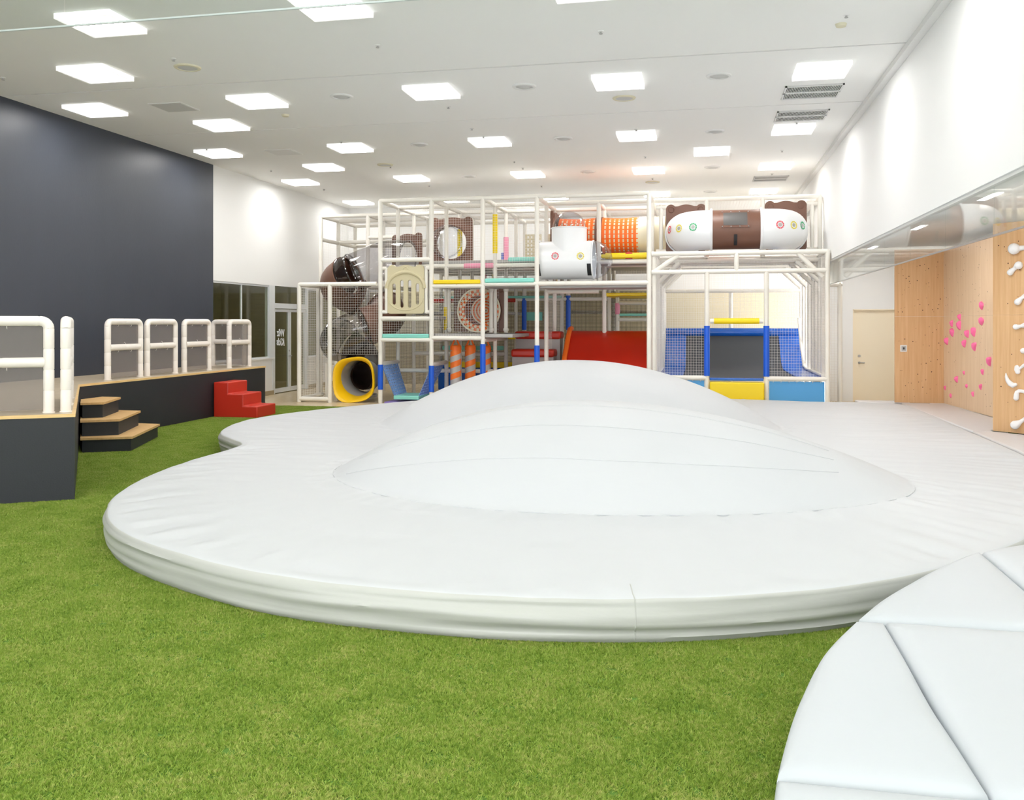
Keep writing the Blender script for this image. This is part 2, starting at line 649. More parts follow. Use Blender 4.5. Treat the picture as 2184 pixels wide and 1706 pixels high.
for k, (a, b) in enumerate(((19.18, 19.99), (20.01, 20.86))):
    lf = MB()
    lf.box(XL - .09, XL - .04, a, b, 1.9, 1.97).box(XL - .09, XL - .04, a, b, .02, .12)
    lf.box(XL - .09, XL - .04, a, a + .06, .12, 1.9).box(XL - .09, XL - .04, b - .06, b, .12, 1.9)
    lo = lf.build('door_leaf', 'frame_white', d, smooth=0)
    MB().box(XL - .07, XL - .06, a + .06, b - .06, .12, 1.9).build('pane', 'glass_dark', lo, smooth=0)
    if k == 0:
        h_ = MB()
        h_.tube((XL - .04, b - .03, .86), (XL + .02, b - .03, .86), .012).tube((XL + .02, b - .02, .86), (XL + .02, b - .16, .86), .01)
        h_.tube((XL - .04, b - .03, .98), (XL - .03, b - .03, .98), .02)
        h_.build('handle', 'metal', lo)
        t_ = text_mb('Wiz', .24, frame_m((XL - .05, 19.55, 1.33), (0, -1, .06), (0, 0, 1)), .002, .12, .95, .006)
        t2 = text_mb('Kids', .24, frame_m((XL - .05, 19.54, 1.12), (0, -1, .06), (0, 0, 1)), .002, .12, .95, .006)
        t_.add(t2.v, t2.f)
        t_.build('lettering', 'letter_white', lo, smooth=0)
# corridor seen through the interior glass
m = MB()
m.box(XL - 4, XL - 3.9, 15, YB, 0, 3).box(XL - 4, XL - .15, YB, YB + .1, 0, 3).box(XL - 4, XL - .15, 15, 15.1, 0, 3).box(XL - 4, XL - .15, 15, YB, 3, 3.1)
struct(m, 'wall_corridor', 'olive', 'dim olive corridor seen through the interior window', 'wall', smooth=0)

m = MB()
m.box(XL - .2, XR + .1, YB, YB + .2, 2.5, ZC)
struct(m, 'wall_back_upper', 'wall_white', 'white upper back wall behind the play structure', 'wall', smooth=0)
m = MB()
m.box(XL - .2, XR + .1, YB, YB + .2, 0, 2.5)
struct(m, 'wall_back', 'wall_beige', 'beige lower back wall behind the trampoline', 'wall', smooth=0)
m = MB()
m.box(XL - .2, XA + .3, YF - .2, YF, 4.3, ZC + .2).box(XL - .2, XA + .3, YF - .2, YF, 0, .25)
for k in range(6): m.box(XL - .2 + k * 2.85, XL + .02 + k * 2.85, YF - .2, YF, .25, 4.3)  # wide openings added to this unseen wall to let daylight in
struct(m, 'wall_front', 'wall_white', 'unseen white wall opposite the play structure, opened up to let daylight in', 'wall', smooth=0)

# bulkhead over the climbing alcove
m = MB()
m.box(XR, XR + .25, YF, YB, 2.83, ZC)
struct(m, 'wall_right', 'wall_white', 'long white bulkhead wall above the hanging glass', 'wall', smooth=0)
m = MB()
m.box(XR + .25, XA + .2, YF, YB, 3.1, 3.2)
struct(m, 'ceiling_alcove', 'ceiling_white', 'white lower ceiling over the climbing panels', 'ceiling', smooth=0)
m = MB()
m.box(XA, XA + .2, YF, 20, 0, 3.1)
struct(m, 'wall_alcove', 'wall_white', 'white wall behind the climbing panels', 'wall', smooth=0)

for k, y in enumerate((18.3, 14.6, 11.2, 7.6, 4.0)):
    t = thing('ceiling_downlight', 'square downlight in the low ceiling over the climbing panels, %s from the cream door' % ORD[k], 'ceiling light', (3.0, y, 3.1), 'alcove downlights')
    MB().box(2.7, 3.3, y - .3, y + .3, 3.09, 3.1).build('frame', 'lamp_frame', t, smooth=0)
    MB().box(2.74, 3.26, y - .26, y + .26, 3.08, 3.091).build('diffuser', 'lamp_glow', t, smooth=0)

YD = 19.9
m = MB()
x0, x1, dz = 3.12, 3.95, 1.93
m.box(2.62, x0, YD, YD + .15, 0, 3.1).box(x1, XA, YD, YD + .15, 0, 3.1).box(x0, x1, YD, YD + .15, dz, 3.1)
struct(m, 'wall_alcove_end', 'wall_white', 'white wall around the cream door beside the climbing panel', 'wall', smooth=0)
d = struct(MB().box(x0 + .02, x1, YD + .08, YD + .12, 0, dz - .02), 'door_2', 'door_cream', 'plain cream door beside the climbing panel', 'door', smooth=0)
h_ = MB()
h_.lathe([(.0, 0), (.028, 0), (.028, .012), (0, .012)], (3.26, YD + .08, .95), 12, axis=(0, -1, 0))
h_.lathe([(.0, 0), (.024, 0), (.024, .012), (0, .012)], (3.26, YD + .08, .81), 12, axis=(0, -1, 0))
h_.tube((3.26, YD + .08, .81), (3.26, YD + .03, .81), .01).tube((3.24, YD + .03, .81), (3.36, YD + .03, .81), .01)
h_.build('handle', 'metal', d)
MB().box(x0, x0 + .02, YD + .001, YD + .12, 0, dz).box(x0, x1, YD + .001, YD + .12, dz - .02, dz).build('door_frame', 'door_cream', d, smooth=0)

# hanging glass smoke screens
g = thing('smoke_screen', 'hanging glass strip under the long white bulkhead', 'glass screen', (XR + .05, 12, 2.83))
jy = [20.0, 18.3, 16.6] + [onx(px, 560, XR + .05).y for px in (1843, 1886, 1941.5, 2016, 2120)]
jy = sorted(set(round(y, 2) for y in jy), reverse=True)
while jy[-1] > -3: jy.append(jy[-1] - 1.75)
for a, b in zip(jy, jy[1:]):
    MB().box(XR + .045, XR + .055, b + .004, a - .004, 2.39, 2.85).build('pane', 'glass', g, smooth=0)
MB().box(XR + .04, XR + .06, jy[-1], jy[0], 2.375, 2.39).build('edge_strip', 'metal', g, smooth=0)
MB().box(XR + .02, XR + .08, jy[-1], jy[0], 2.8, 2.83).build('top_rail', 'trim_white', g, smooth=0)

g = thing('smoke_screen', 'glass strip hanging from the ceiling above the stage', 'glass screen', (-3.6, 7, ZC))
zb = 4.285
for a, b in ((XL, -5.525), (-5.515, -1.6), (-1.59, XR - .1)):
    MB().box(a + .003, b - .003, 6.995, 7.005, zb, ZC).build('pane', 'glass', g, smooth=0)
MB().box(XL, XR - .1, 6.99, 7.01, zb - .014, zb).build('edge_strip', 'glass_edge', g, smooth=0)

# ------------------------------------------------------------------ ceiling fittings
LX = [-8.78, -6.17, -3.59, -1.05, 1.475]
LY = [-2.1, 1.4, 4.9, 8.39, 11.8, 15.28, 18.8, 22.3]
proto = thing('ceiling_light', 'x', 'ceiling light', (0, 0, 0))
fr = MB()
q = .32
fr.box(-q, q, -q, -.285, -.055, 0).box(-q, q, .285, q, -.055, 0).box(-q, -.285, -.285, .285, -.055, 0).box(.285, q, -.285, .285, -.055, 0)
fr.build('frame', 'lamp_frame', proto, smooth=0)
MB().box(-.285, .285, -.285, .285, -.05, -.02).build('diffuser', 'lamp_glow', proto, smooth=0)
lights = []
ROWN = {8.39: 'row nearest the hanging glass', 11.8: 'second row from the camera', 15.28: 'third row from the camera', 18.8: 'row before the back wall row', 22.3: 'row along the back wall'}
spots = []
for y in LY:
    for k, x in enumerate(LX):
        if y < 8:
            spots.append((x, y, 'square ceiling light out of view behind the hanging glass', 'ceiling lights behind the hanging glass'))
        elif y == 22.3 and k == 3:
            spots.append((x, y, 'square ceiling light above the front edge of the long crawl tube', 'ceiling light panels'))
        else:
            spots.append((x, y, 'square ceiling light, %s from the dark-wall side in the %s' % (ORD[k], ROWN[y]), 'ceiling light panels'))
for x, y, l in ((-7.48, 10.06, 'square ceiling light set off the rows, nearest the hanging glass'), (-7.48, 13.12, 'square ceiling light set off the rows, on the second ceiling joint'),
                (-7.48, 17.09, 'square ceiling light set off the rows, beyond the dark wall end'), (.2, 16.94, 'square ceiling light set off the rows, over the trampoline')):
    spots.append((x, y, l, 'ceiling light panels'))
for i, (x, y, l, gname) in enumerate(spots):
    o = proto if i == 0 else copy_tree(proto)
    o.location = (x, y, ZC)
    tag(o, l, 'ceiling light', gname)

rounds = [(-6.23, 10.11, 1), (-4.92, 11.85, 0), (-2.315, 11.85, 0), (-1.055, 12.75, 1), (.23, 11.85, 0), (-4.9, 15.33, 0), (-6.19, 17.15, 1), (-2.315, 15.33, 0),
          (.235, 15.28, 0), (.235, 18.8, 0), (-4.91, 18.9, 0), (-2.315, 18.83, 0), (-1.055, 20.5, 1), (.235, 22.27, 0)]
rl = ['round cream-rimmed speaker on the ceiling just past the hanging glass', 'round air vent between the second and third lights of the second row', 'round air vent between the third and fourth lights of the second row',
      'round cream-rimmed speaker behind the fourth light of the second row', 'round air vent between the last two lights of the second row', 'round air vent between the second and third lights of the third row',
      'round cream-rimmed speaker behind the second light of the third row', 'round air vent between the third and fourth lights of the third row', 'round air vent between the last two lights of the third row',
      'round air vent over the trampoline, between two light rows', 'round air vent above the netted towers of the play structure', 'round air vent above the white crawl tee',
      'round cream-rimmed speaker above the orange webbing tunnel', 'round air vent over the back of the long crawl tube']
for (x, y, kind), l in zip(rounds, rl):
    t = thing('ceiling_speaker' if kind else 'air_vent', l, 'speaker' if kind else 'air vent', (x, y, ZC), 'round ceiling fittings')
    MB().lathe([(.115, -.006), (.125, -.02), (.155, -.016), (.165, 0)], (x, y, ZC), 28).build('rim', 'diffuser_cream' if kind else 'trim_white', t)
    mb = MB()
    if kind:
        mb.lathe([(.0, -.012), (.118, -.012)], (x, y, ZC), 28)
    else:
        mb.lathe([(0, -.03), (.05, -.03), (.105, -.004), (.12, -.004)], (x, y, ZC), 28)
    mb.build('grille', 'diffuser_core', t)

for (x, y), l in zip(((-7.57, 11.93), (-7.58, 15.5)), ('square grey access hatch in the ceiling near the dark wall', 'square white access hatch in the ceiling beyond the second joint')):
    t = thing('access_hatch', l, 'ceiling hatch', (x, y, ZC))
    k = 0 if y < 13 else 1
    MB().box(x - .26, x + .26, y - .26, y + .26, -.008 + ZC, ZC).build('frame', 'trim_white', t, smooth=0)
    MB().box(x - .235, x + .235, y - .235, y + .235, -.012 + ZC, ZC - .007).build('hatch_panel', 'diffuser_core' if k == 0 else 'trim_white', t, smooth=0)

for (xa, xb, ya, yb), l in zip(((1.115, 1.87, 12.56, 13.27), (1.13, 1.88, 14.03, 14.71), (1.14, 1.87, 20.19, 20.85)),
                               ('slotted air conditioning grille before the second ceiling joint', 'slotted air conditioning grille just past the second ceiling joint', 'slotted air conditioning grille above the far end of the long crawl tube')):
    t = thing('ceiling_grille', l, 'air grille', ((xa + xb) / 2, (ya + yb) / 2, ZC), 'air conditioning grilles')
    MB().box(xa + .02, xb - .02, ya + .02, yb - .02, ZC - .004, ZC).build('duct', 'grille_dark', t, smooth=0)
    fm = MB()
    ym = (ya + yb) / 2
    fm.box(xa, xb, ya, ya + .03, ZC - .02, ZC).box(xa, xb, yb - .03, yb, ZC - .02, ZC).box(xa, xa + .025, ya, yb, ZC - .02, ZC).box(xb - .025, xb, ya, yb, ZC - .02, ZC).box(xa, xb, ym - .025, ym + .025, ZC - .02, ZC)
    fm.build('frame', 'trim_white', t, smooth=0)
    sl = MB()
    for i in range(1, 36):
        x = xa + (xb - xa) * i / 36
        sl.box(x - .0032, x + .0032, ya, yb, ZC - .018, ZC - .003)
    sl.build('slats', 'trim_white', t, smooth=0)

spr = [(-8.83, 10.05), (-6.19, 9.74), (-3.61, 9.75), (-1.06, 9.78), (1.47, 9.78), (-3.62, 12.73), (-3.65, 14.23), (-3.61, 14.88), (-1.03, 14.86), (-1.03, 17.34), (-3.58, 17.32),
       (-3.56, 18.09), (-8.8, 14.9), (-8.74, 17.3), (1.49, 14.85), (1.47, 17.24), (1.49, 19.87), (-6.15, 14.8), (-6.16, 17.38), (-8.75, 20.0), (-6.13, 19.95), (-3.6, 20.55), (-1.03, 19.98)]
proto = thing('sprinkler', 'x', 'sprinkler')
MB().lathe([(0, -.01), (.026, -.01), (.036, 0)], (0, 0, 0), 14).build('cover_plate', 'trim_white', proto)
MB().lathe([(.012, -.01), (.01, -.024), (.02, -.027), (.02, -.032), (0, -.033)], (0, 0, 0), 10).build('head', 'deck_grey', proto)
COLN = {-8.78: 'first', -6.17: 'second', -3.59: 'third', -1.05: 'fourth', 1.475: 'fifth'}
ROWS = {8.39: 'hanging-glass row', 11.8: 'second row', 15.28: 'third row', 18.8: 'fourth row', 22.3: 'back-wall row'}
for i, (x, y) in enumerate(spr):
    o = proto if i == 0 else copy_tree(proto)
    o.location = (x, y, ZC)
    cx = min(LX, key=lambda v: abs(v - x)); cy = min(ROWS, key=lambda v: abs(v - y))
    gap = abs(y - cy)
    tag(o, 'small ceiling sprinkler %s %s the %s light of the %s' % ('well' if gap > 1.0 else 'just', 'beyond' if y > cy else 'before', COLN[cx], ROWS[cy]), 'sprinkler', 'ceiling sprinklers')
t = thing('smoke_detector', 'flat pale smoke detector in front of the fifth light of the second row', 'smoke detector', (1.46, 10.07, ZC))
MB().lathe([(0, -.03), (.05, -.03), (.06, 0)], (1.46, 10.07, ZC), 16).build('housing', 'diffuser_cream', t)
t = thing('smoke_detector', 'flat pale smoke detector behind the second light of the second row', 'smoke detector', (-6.19, 12.72, ZC))
MB().lathe([(0, -.03), (.05, -.03), (.06, 0)], (-6.19, 12.72, ZC), 16).build('housing', 'diffuser_cream', t)

# ------------------------------------------------------------------ artificial turf
TURF_Y = 16.4
m = MB()
m.box(XL, XA, YF, TURF_Y, .0, .012)
turf = m.build('artificial_turf', ['turf_base', 'turf_blade'], smooth=0)
tag(turf, 'short bright green artificial turf covering the floor', 'artificial grass', kind='stuff')


def turf_nodes(ob):
    ng = bpy.data.node_groups.new('turf', 'GeometryNodeTree')
    ng.interface.new_socket('Geometry', in_out='INPUT', socket_type='NodeSocketGeometry')
    ng.interface.new_socket('Geometry', in_out='OUTPUT', socket_type='NodeSocketGeometry')
    N = lambda t: ng.nodes.new(t)
    L = ng.links.new
    gi, go = N('NodeGroupInput'), N('NodeGroupOutput')
    # one blade
    cone = N('GeometryNodeMeshCone')
    cone.inputs['Vertices'].default_value = 3
    cone.inputs['Radius Top'].default_value = .0003
    cone.inputs['Radius Bottom'].default_value = .0018
    cone.inputs['Depth'].default_value = .017
    # a tuft
    gr = N('GeometryNodeMeshGrid')
    gr.inputs['Size X'].default_value = .05; gr.inputs['Size Y'].default_value = .05
    gr.inputs['Vertices X'].default_value = 2; gr.inputs['Vertices Y'].default_value = 2
    dp = N('GeometryNodeDistributePointsOnFaces')
    dp.inputs['Density'].default_value = 13000
    rv = N('FunctionNodeRandomValue'); rv.data_type = 'FLOAT_VECTOR'
    rv.inputs[0].default_value = (-1.25, -1.25, 0); rv.inputs[1].default_value = (1.25, 1.25, 6.28)
    ip = N('GeometryNodeInstanceOnPoints')
    rs = N('FunctionNodeRandomValue'); rs.data_type = 'FLOAT'
    rs.inputs[2].default_value = .6; rs.inputs[3].default_value = 1.25
    rl_ = N('GeometryNodeRealizeInstances')
    sm = N('GeometryNodeSetMaterial'); sm.inputs['Material'].default_value = MATS['turf_blade']
    L(gr.outputs[0], dp.inputs[0]); L(dp.outputs[0], ip.inputs['Points']); L(cone.outputs[0], ip.inputs['Instance'])
    L(rv.outputs[0], ip.inputs['Rotation']); L(rs.outputs[1], ip.inputs['Scale'])
    L(ip.outputs[0], rl_.inputs[0]); L(rl_.outputs[0], sm.inputs['Geometry'])
    # tufts over the turf, only where nothing heavy covers it
    nrm = N('GeometryNodeInputNormal'); sx = N('ShaderNodeSeparateXYZ'); L(nrm.outputs[0], sx.inputs[0])
    pos = N('GeometryNodeInputPosition'); sp = N('ShaderNodeSeparateXYZ'); L(pos.outputs[0], sp.inputs[0])
    d2 = N('GeometryNodeDistributePointsOnFaces')
    d2.inputs['Density'].default_value = 2100
    cmp_ = N('FunctionNodeCompare'); cmp_.data_type = 'FLOAT'; cmp_.operation = 'GREATER_THAN'; cmp_.inputs[1].default_value = .5
    L(sx.outputs[2], cmp_.inputs[0]); L(cmp_.outputs[0], d2.inputs['Selection'])
    # keep to the open ground: y > 1.5 and (y < 7.4 or x < -4)
    def comp(a, op, v):
        c = N('FunctionNodeCompare'); c.data_type = 'FLOAT'; c.operation = op; c.inputs[1].default_value = v
        L(a, c.inputs[0]); return c.outputs[0]
    def boo(a, b, op):
        c = N('FunctionNodeBooleanMath'); c.operation = op; L(a, c.inputs[0]); L(b, c.inputs[1]); return c.outputs[0]
    keep = boo(comp(sp.outputs[1], 'GREATER_THAN', 1.2), boo(comp(sp.outputs[1], 'LESS_THAN', 5.8), comp(sp.outputs[0], 'LESS_THAN', -4.2), 'OR'), 'AND')
    keep = boo(keep, comp(sp.outputs[0], 'LESS_THAN', 1.6), 'AND')
    dg_ = N('GeometryNodeDeleteGeometry'); dg_.domain = 'POINT'
    nt_ = N('FunctionNodeBooleanMath'); nt_.operation = 'NOT'; L(keep, nt_.inputs[0])
    L(d2.outputs[0], dg_.inputs[0]); L(nt_.outputs[0], dg_.inputs['Selection'])
    i2 = N('GeometryNodeInstanceOnPoints')
    r2 = N('FunctionNodeRandomValue'); r2.data_type = 'FLOAT_VECTOR'
    r2.inputs[0].default_value = (0, 0, 0); r2.inputs[1].default_value = (0, 0, 6.28)
    jn = N('GeometryNodeJoinGeometry')
    L(gi.outputs[0], d2.inputs[0])
    L(dg_.outputs[0], i2.inputs['Points']); L(sm.outputs[0], i2.inputs['Instance']); L(r2.outputs[0], i2.inputs['Rotation'])
    L(i2.outputs[0], jn.inputs[0]); L(gi.outputs[0], jn.inputs[0]); L(jn.outputs[0], go.inputs[0])
    md = ob.modifiers.new('turf', 'NODES')
    md.node_group = ng


turf_nodes(turf)

# ------------------------------------------------------------------ stage
SA, SB = Vector((-8.25, 10.75)), Vector((-5.65, 7.3))
ZS = .81
side = (SA - SB).normalized()                   # along the side face, away from the near corner
front = Vector((-.85, -.53)).normalized()       # along the front face
poly = [(XL + .004, 16.1), (-8.26, 16.1), tuple(SA), tuple(SB), tuple(SB + front * 4.62)]
poly[4] = (XL + .004, poly[4][1])
st = thing('stage', 'low dark stage with plywood-edged floor in front of the slate wall', 'stage', (-8.6, 10.8, .012))
MB().prism(poly, .012, ZS - .03).build('carcass', 'stage_dark', st, smooth=0)
inn = [(XL + .004, 16.09), (-8.28, 16.09), (SA.x - .02, SA.y + .01), (SB.x - .03, SB.y + .0), (XL + .004, poly[4][1] + .03)]
MB().prism(inn, ZS - .03, ZS).build('stage_floor', 'stage_floor', st, smooth=0)
ed = MB()
outl = [(XL + .004, 16.105), (-8.25, 16.105), (SA.x + .01, SA.y), (SB.x + .012, SB.y - .005), (XL + .004, poly[4][1] - .02)]
for i in range(4):
    a, b = outl[i], outl[i + 1]
    c, d_ = inn[i + 1], inn[i]
    ed.prism([a, b, c, d_], ZS - .03, ZS)
ed.build('edge_trim', 'ply_edge', st, smooth=0)

cs = thing('corner_steps', 'three dark wooden steps with plywood treads in the inner corner of the stage', 'steps', (-7.6, 10.6, .012))
treads = [(.205, [(-7.60, 9.905), (-7.06, 10.18), (-7.56, 11.54), (-8.24, 11.58), (-8.24, 10.755)]),
          (.41, [(-7.70, 10.035), (-7.31, 10.28), (-7.73, 11.34), (-8.24, 11.36), (-8.24, 10.755)]),
          (.61, [(-7.87, 10.262), (-7.63, 10.40), (-7.94, 11.19), (-8.24, 11.2), (-8.24, 10.755)])]
z0 = .012
for z, pg in treads:
    c = Vector((-8.24, 10.75))
    pg = [(x + .008, y + .006) for x, y in pg]
    ins = [tuple(Vector(p) + (c - Vector(p)).normalized() * .03) for p in pg]
    ins[0] = (pg[0][0] + .005, pg[0][1] + .03)
    MB().prism(ins, z0, z - .028).build('riser', 'stage_dark', cs, smooth=0)
    MB().prism(pg, z - .028, z).build('tread', 'tread_wood', cs, smooth=0)
    z0 = z


def rail_frame(p0, p1, label, h=.9, r=.047):
    """padded pipe guard: two posts, a rounded top bar, a middle bar and a mesh infill"""
    p0, p1 = Vector((*p0, ZS)), Vector((*p1, ZS))
    u = (p1 - p0).normalized()
    L_ = (p1 - p0).length
    t = thing('guard_rail', label, 'guard rail', (p0 + p1) / 2, 'padded guard rails on the stage')
    up = Vector((0, 0, 1))

    def sleeve(a, b, n):
        pts, rr = [], []
        for i in range(n):
            for s_, q_ in ((.0, .93), (.04, 1), (.96, 1), (1.0, .93)):
                pts.append(a.lerp(b, (i + s_) / n)); rr.append(r * q_)
        return pts, rr
    for p in (p0, p1):
        s_ = MB()
        a, b = sleeve(p + up * .012, p + up * (h - .11), 4)
        s_.path(a, b, 16)
        s_.lathe([(.0, .0), (r * 1.15, 0), (r * 1.15, .012), (0, .012)], p, 16)
        s_.build('post', 'pad_white', t, smooth=50)
    tb = MB()
    pts = [p0 + up * (h - .112)]
    for k in range(6):
        a = PI / 2 * k / 5
        pts.append(p0 + u * (.07 - .07 * math.cos(a)) + up * (h - .115 + .07 * math.sin(a)))
    n = max(2, round(L_ / .4))
    a, b = sleeve(p0 + u * .08 + up * (h - .045), p1 - u * .08 + up * (h - .045), n)
    pts += a
    rr = [r] * 7 + b
    for k in range(6):
        g_ = PI / 2 * (5 - k) / 5
        pts.append(p1 - u * (.07 - .07 * math.cos(g_)) + up * (h - .115 + .07 * math.sin(g_)))
    pts.append(p1 + up * (h - .112))
    rr += [r] * 7
    tb.path(pts, rr, 16)
    tb.build('top_bar', 'pad_white', t, smooth=50)
    mbar = MB()
    a, b = sleeve(p0 + u * .03 + up * .47, p1 - u * .03 + up * .47, n)
    mbar.path(a, b, 16)
    mbar.build('middle_bar', 'pad_white', t, smooth=50)
    nrm = u.cross(up)
    ms = MB()
    for za, zb_ in ((.03, .43), (.51, h - .09)):
        q0, q1 = p0 + u * .045, p1 - u * .045
        vs_ = [q0 + up * za, q1 + up * za, q1 + up * zb_, q0 + up * zb_]
        vs_ = [v + nrm * .002 for v in vs_] + [v - nrm * .002 for v in vs_]
        ms.add(vs_, [(0, 1, 2, 3), (7, 6, 5, 4), (0, 4, 5, 1), (1, 5, 6, 2), (2, 6, 7, 3), (3, 7, 4, 0)])
    ms.build('mesh_infill', 'mesh_cloth', t, smooth=0)
    tie = MB()
    for k in range(2):
        c = p0.lerp(p1, .3 + .4 * k)
        tie.ring(c + up * (h - .1), u, .016, .0025, 12, 5).ring(c + up * .415, u, .016, .0025, 12, 5)
    tie.ring(p0.lerp(p1, .5) + up * .525, u, .018, .0025, 12, 5)
    tie.build('cable_tie', 'net_white', t)
    return t


inward = Vector((-.8, -.6))
c0 = Vector((-5.955, 7.34))
rail_frame(tuple(c0 + front * 1.15 + Vector((.0, .0))), tuple(c0), 'white padded guard rail on the stage front edge, nearest the camera')
e0 = Vector((-5.80, 7.37))
rail_frame(tuple(e0 + side * .08), tuple(e0 + side * .83), 'white padded guard rail on the slanted stage side, nearer of two')
rail_frame(tuple(e0 + side * .95), tuple(e0 + side * 1.7), 'white padded guard rail on the slanted stage side, farther of two')
rail_frame((-8.52, 11.72), (-8.52, 12.5), 'white padded guard rail just beyond the wooden corner steps')
rail_frame((-8.52, 12.68), (-8.52, 13.45), 'white padded guard rail, second beyond the wooden corner steps')
rail_frame((-8.52, 13.72), (-8.52, 14.5), 'white padded guard rail, third beyond the wooden corner steps')
rail_frame((-8.52, 15.2), (-8.52, 15.95), 'white padded guard rail above the red foam steps, along the edge')
rail_frame((-9.3, 15.98), (-8.63, 15.98), 'white padded guard rail closing the far end of the stage')

# red foam steps
X4 = [-8.245, -7.97, -7.69, -7.42]
rs = thing('foam_steps', 'bright red three-tread foam steps against the stage', 'soft steps', (-7.83, 14.5, .012))
pr = [(X4[0], .012), (X4[3], .012), (X4[3], .215), (X4[2], .215), (X4[2], .42), (X4[1], .42), (X4[1], .62), (X4[0], .62)]
MB_ = MB()
n = len(pr)
vsx = [(x, 14.18, z) for x, z in pr] + [(x, 14.86, z) for x, z in pr]
MB_.add(vsx, [list(range(n)), list(range(n, 2 * n))[::-1]] + [(i, i + n, (i + 1) % n + n, (i + 1) % n) for i in range(n)])
MB_.build('foam_block', 'red_vinyl', rs, smooth=30, bevel=.018, seg=3)
sm_ = MB()
sm_.path([(X4[1] - .005, 14.176, .6), (X4[1] - .005, 14.176, .43)], .003, 6).path([(X4[2] - .005, 14.176, .41), (X4[2] - .005, 14.176, .22)], .003, 6)
sm_.build('stitching', 'red_vinyl', rs)

# ------------------------------------------------------------------ white inflatable dome
OUT = [(-4.5, 6.2), (-4.0, 5.55), (-3.3, 5.05), (-2.3, 4.62), (-1.2, 4.5), (-.35, 4.6), (.3, 4.82), (.86, 5.13), (1.45, 5.65), (2.1, 6.45), (2.75, 7.6), (3.2, 9.0), (3.36, 10.6),
       (3.4, 12.8), (3.44, 15.0), (3.42, 16.3), (3.0, 16.75), (2.0, 16.75), (.8, 17.0), (-.6, 17.15), (-2.2, 17.1), (-3.7, 16.7), (-4.8, 15.8), (-5.5, 14.7), (-6.05, 13.6), (-6.35, 12.6),
       (-6.4, 11.8), (-6.22, 11.0), (-5.95, 10.4), (-5.55, 9.95), (-5.2, 9.55), (-5.12, 9.0), (-5.1, 8.3), (-4.98, 7.5), (-4.78, 6.8)]
ZD = .25


def hump_z(x, y):
    z = 0
    for cx, cy, al, ar, b1, b2, H in ((-1.1, 8.45, 2.35, 2.9, 1.9, 1.95, .66), (-1.7, 12.45, 2.75, 2.75, 2.05, 2.2, .88)):
        dx = (x - cx) / (al if x < cx else ar)
        dy = (y - cy) / (b1 if y < cy else b2)
        r2 = dx * dx + dy * dy
        if r2 < 1:
            z = (z ** 3 + (H * (1 - r2) ** 1.0) ** 3) ** (1 / 3)
    return z


def cover_z(x, y):
    return ZD + .008 * noise.noise((x * .9, y * 1.6, 0)) + .004 * noise.noise((x * 2.2, y * 5.5, 3)) + hump_z(x, y)


NO = 760
ol = resample(catmull([(*p, 0) for p in OUT]), NO)
cen = Vector((-1.3, 10.9, 0))
nr = []
for i in range(NO):
    t_ = (ol[(i + 1) % NO] - ol[i - 1]).normalized()
    nr.append(Vector((t_.y, -t_.x, 0)))
vs_, fs_, mi_ = [], [], []
sideprof = [(.014, -.02), (.035, -.004), (.05, .003), (.065, .008), (.08, .011), (.095, .013), (.11, .016), (.125, .018), (.14, .02), (.155, .021), (.17, .021), (.185, .02), (.2, .018),
            (.213, .014), (.225, .01), (.236, .003), (.244, -.008), (.249, -.03), (.25, -.07)]
for z, off in sideprof:
    for i in range(NO):
        s_ = i * .055
        wob = (.02 * noise.noise((s_ * .3, z * 34, 1.3)) + .008 * noise.noise((s_ * 1.6, z * 22, 4.0))) * min(1, (.25 - z) * 20)
        if z < .02: wob = 0
        p = ol[i] + nr[i] * (off + wob)
        vs_.append((p.x, p.y, z + (0.004 * noise.noise((s_ * 3, 0, 7)) if z > .2 else 0)))
NR_ = 150
for k in range(1, NR_ + 1):
    t_ = 1 - (k / (NR_ + 1)) ** 1.0
    for i in range(NO):
        e_ = ol[i] - nr[i] * .07
        p = cen + (e_ - cen) * t_
        dist = (e_ - p).length
        z = ZD
        z += (.03 * min(1, dist * 12) * math.exp(-dist / .35) + .003 * math.exp(-dist / 1.0)) * noise.noise((i * .3, dist * 1.0, 2.0))
        z += .008 * noise.noise((p.x * .9, p.y * 1.6, 0)) + .004 * noise.noise((p.x * 2.2, p.y * 5.5, 3))
        hz = hump_z(p.x, p.y)
        if hz <= 0:
            # puckers just outside the two humps
            h2 = max(hump_z(cen.x + (p.x - cen.x) * .93, cen.y + (p.y - cen.y) * .93), 0)
            if h2 > 0: z += .014 * noise.noise((math.atan2(p.y - cen.y, p.x - cen.x) * 40, dist * 1.5, 5))
        vs_.append((p.x, p.y, z + hz))
vs_.append((cen.x, cen.y, ZD + hump_z(cen.x, cen.y)))
NS = len(sideprof)
tot = NS + NR_
for k in range(tot - 1):
    for i in range(NO):
        j = (i + 1) % NO
        fs_.append((k * NO + i, k * NO + j, (k + 1) * NO + j, (k + 1) * NO + i))
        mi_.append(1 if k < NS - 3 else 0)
for i in range(NO):
    fs_.append(((tot - 1) * NO + i, (tot - 1) * NO + (i + 1) % NO, tot * NO)); mi_.append(0)
dome = thing('inflatable_dome', 'large white inflatable play mat with two rounded humps on the turf', 'inflatable', (-1.3, 10.9, .012))
mb = MB(); mb.add(vs_, fs_); mb.m = mi_
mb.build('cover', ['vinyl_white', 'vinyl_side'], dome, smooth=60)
sk = MB()
pl = [ol[i] - nr[i] * .06 for i in range(0, NO, 4)]
sk.prism([(p.x, p.y) for p in pl], .012, .02)
sk.build('base_sheet', 'black', dome, smooth=0)
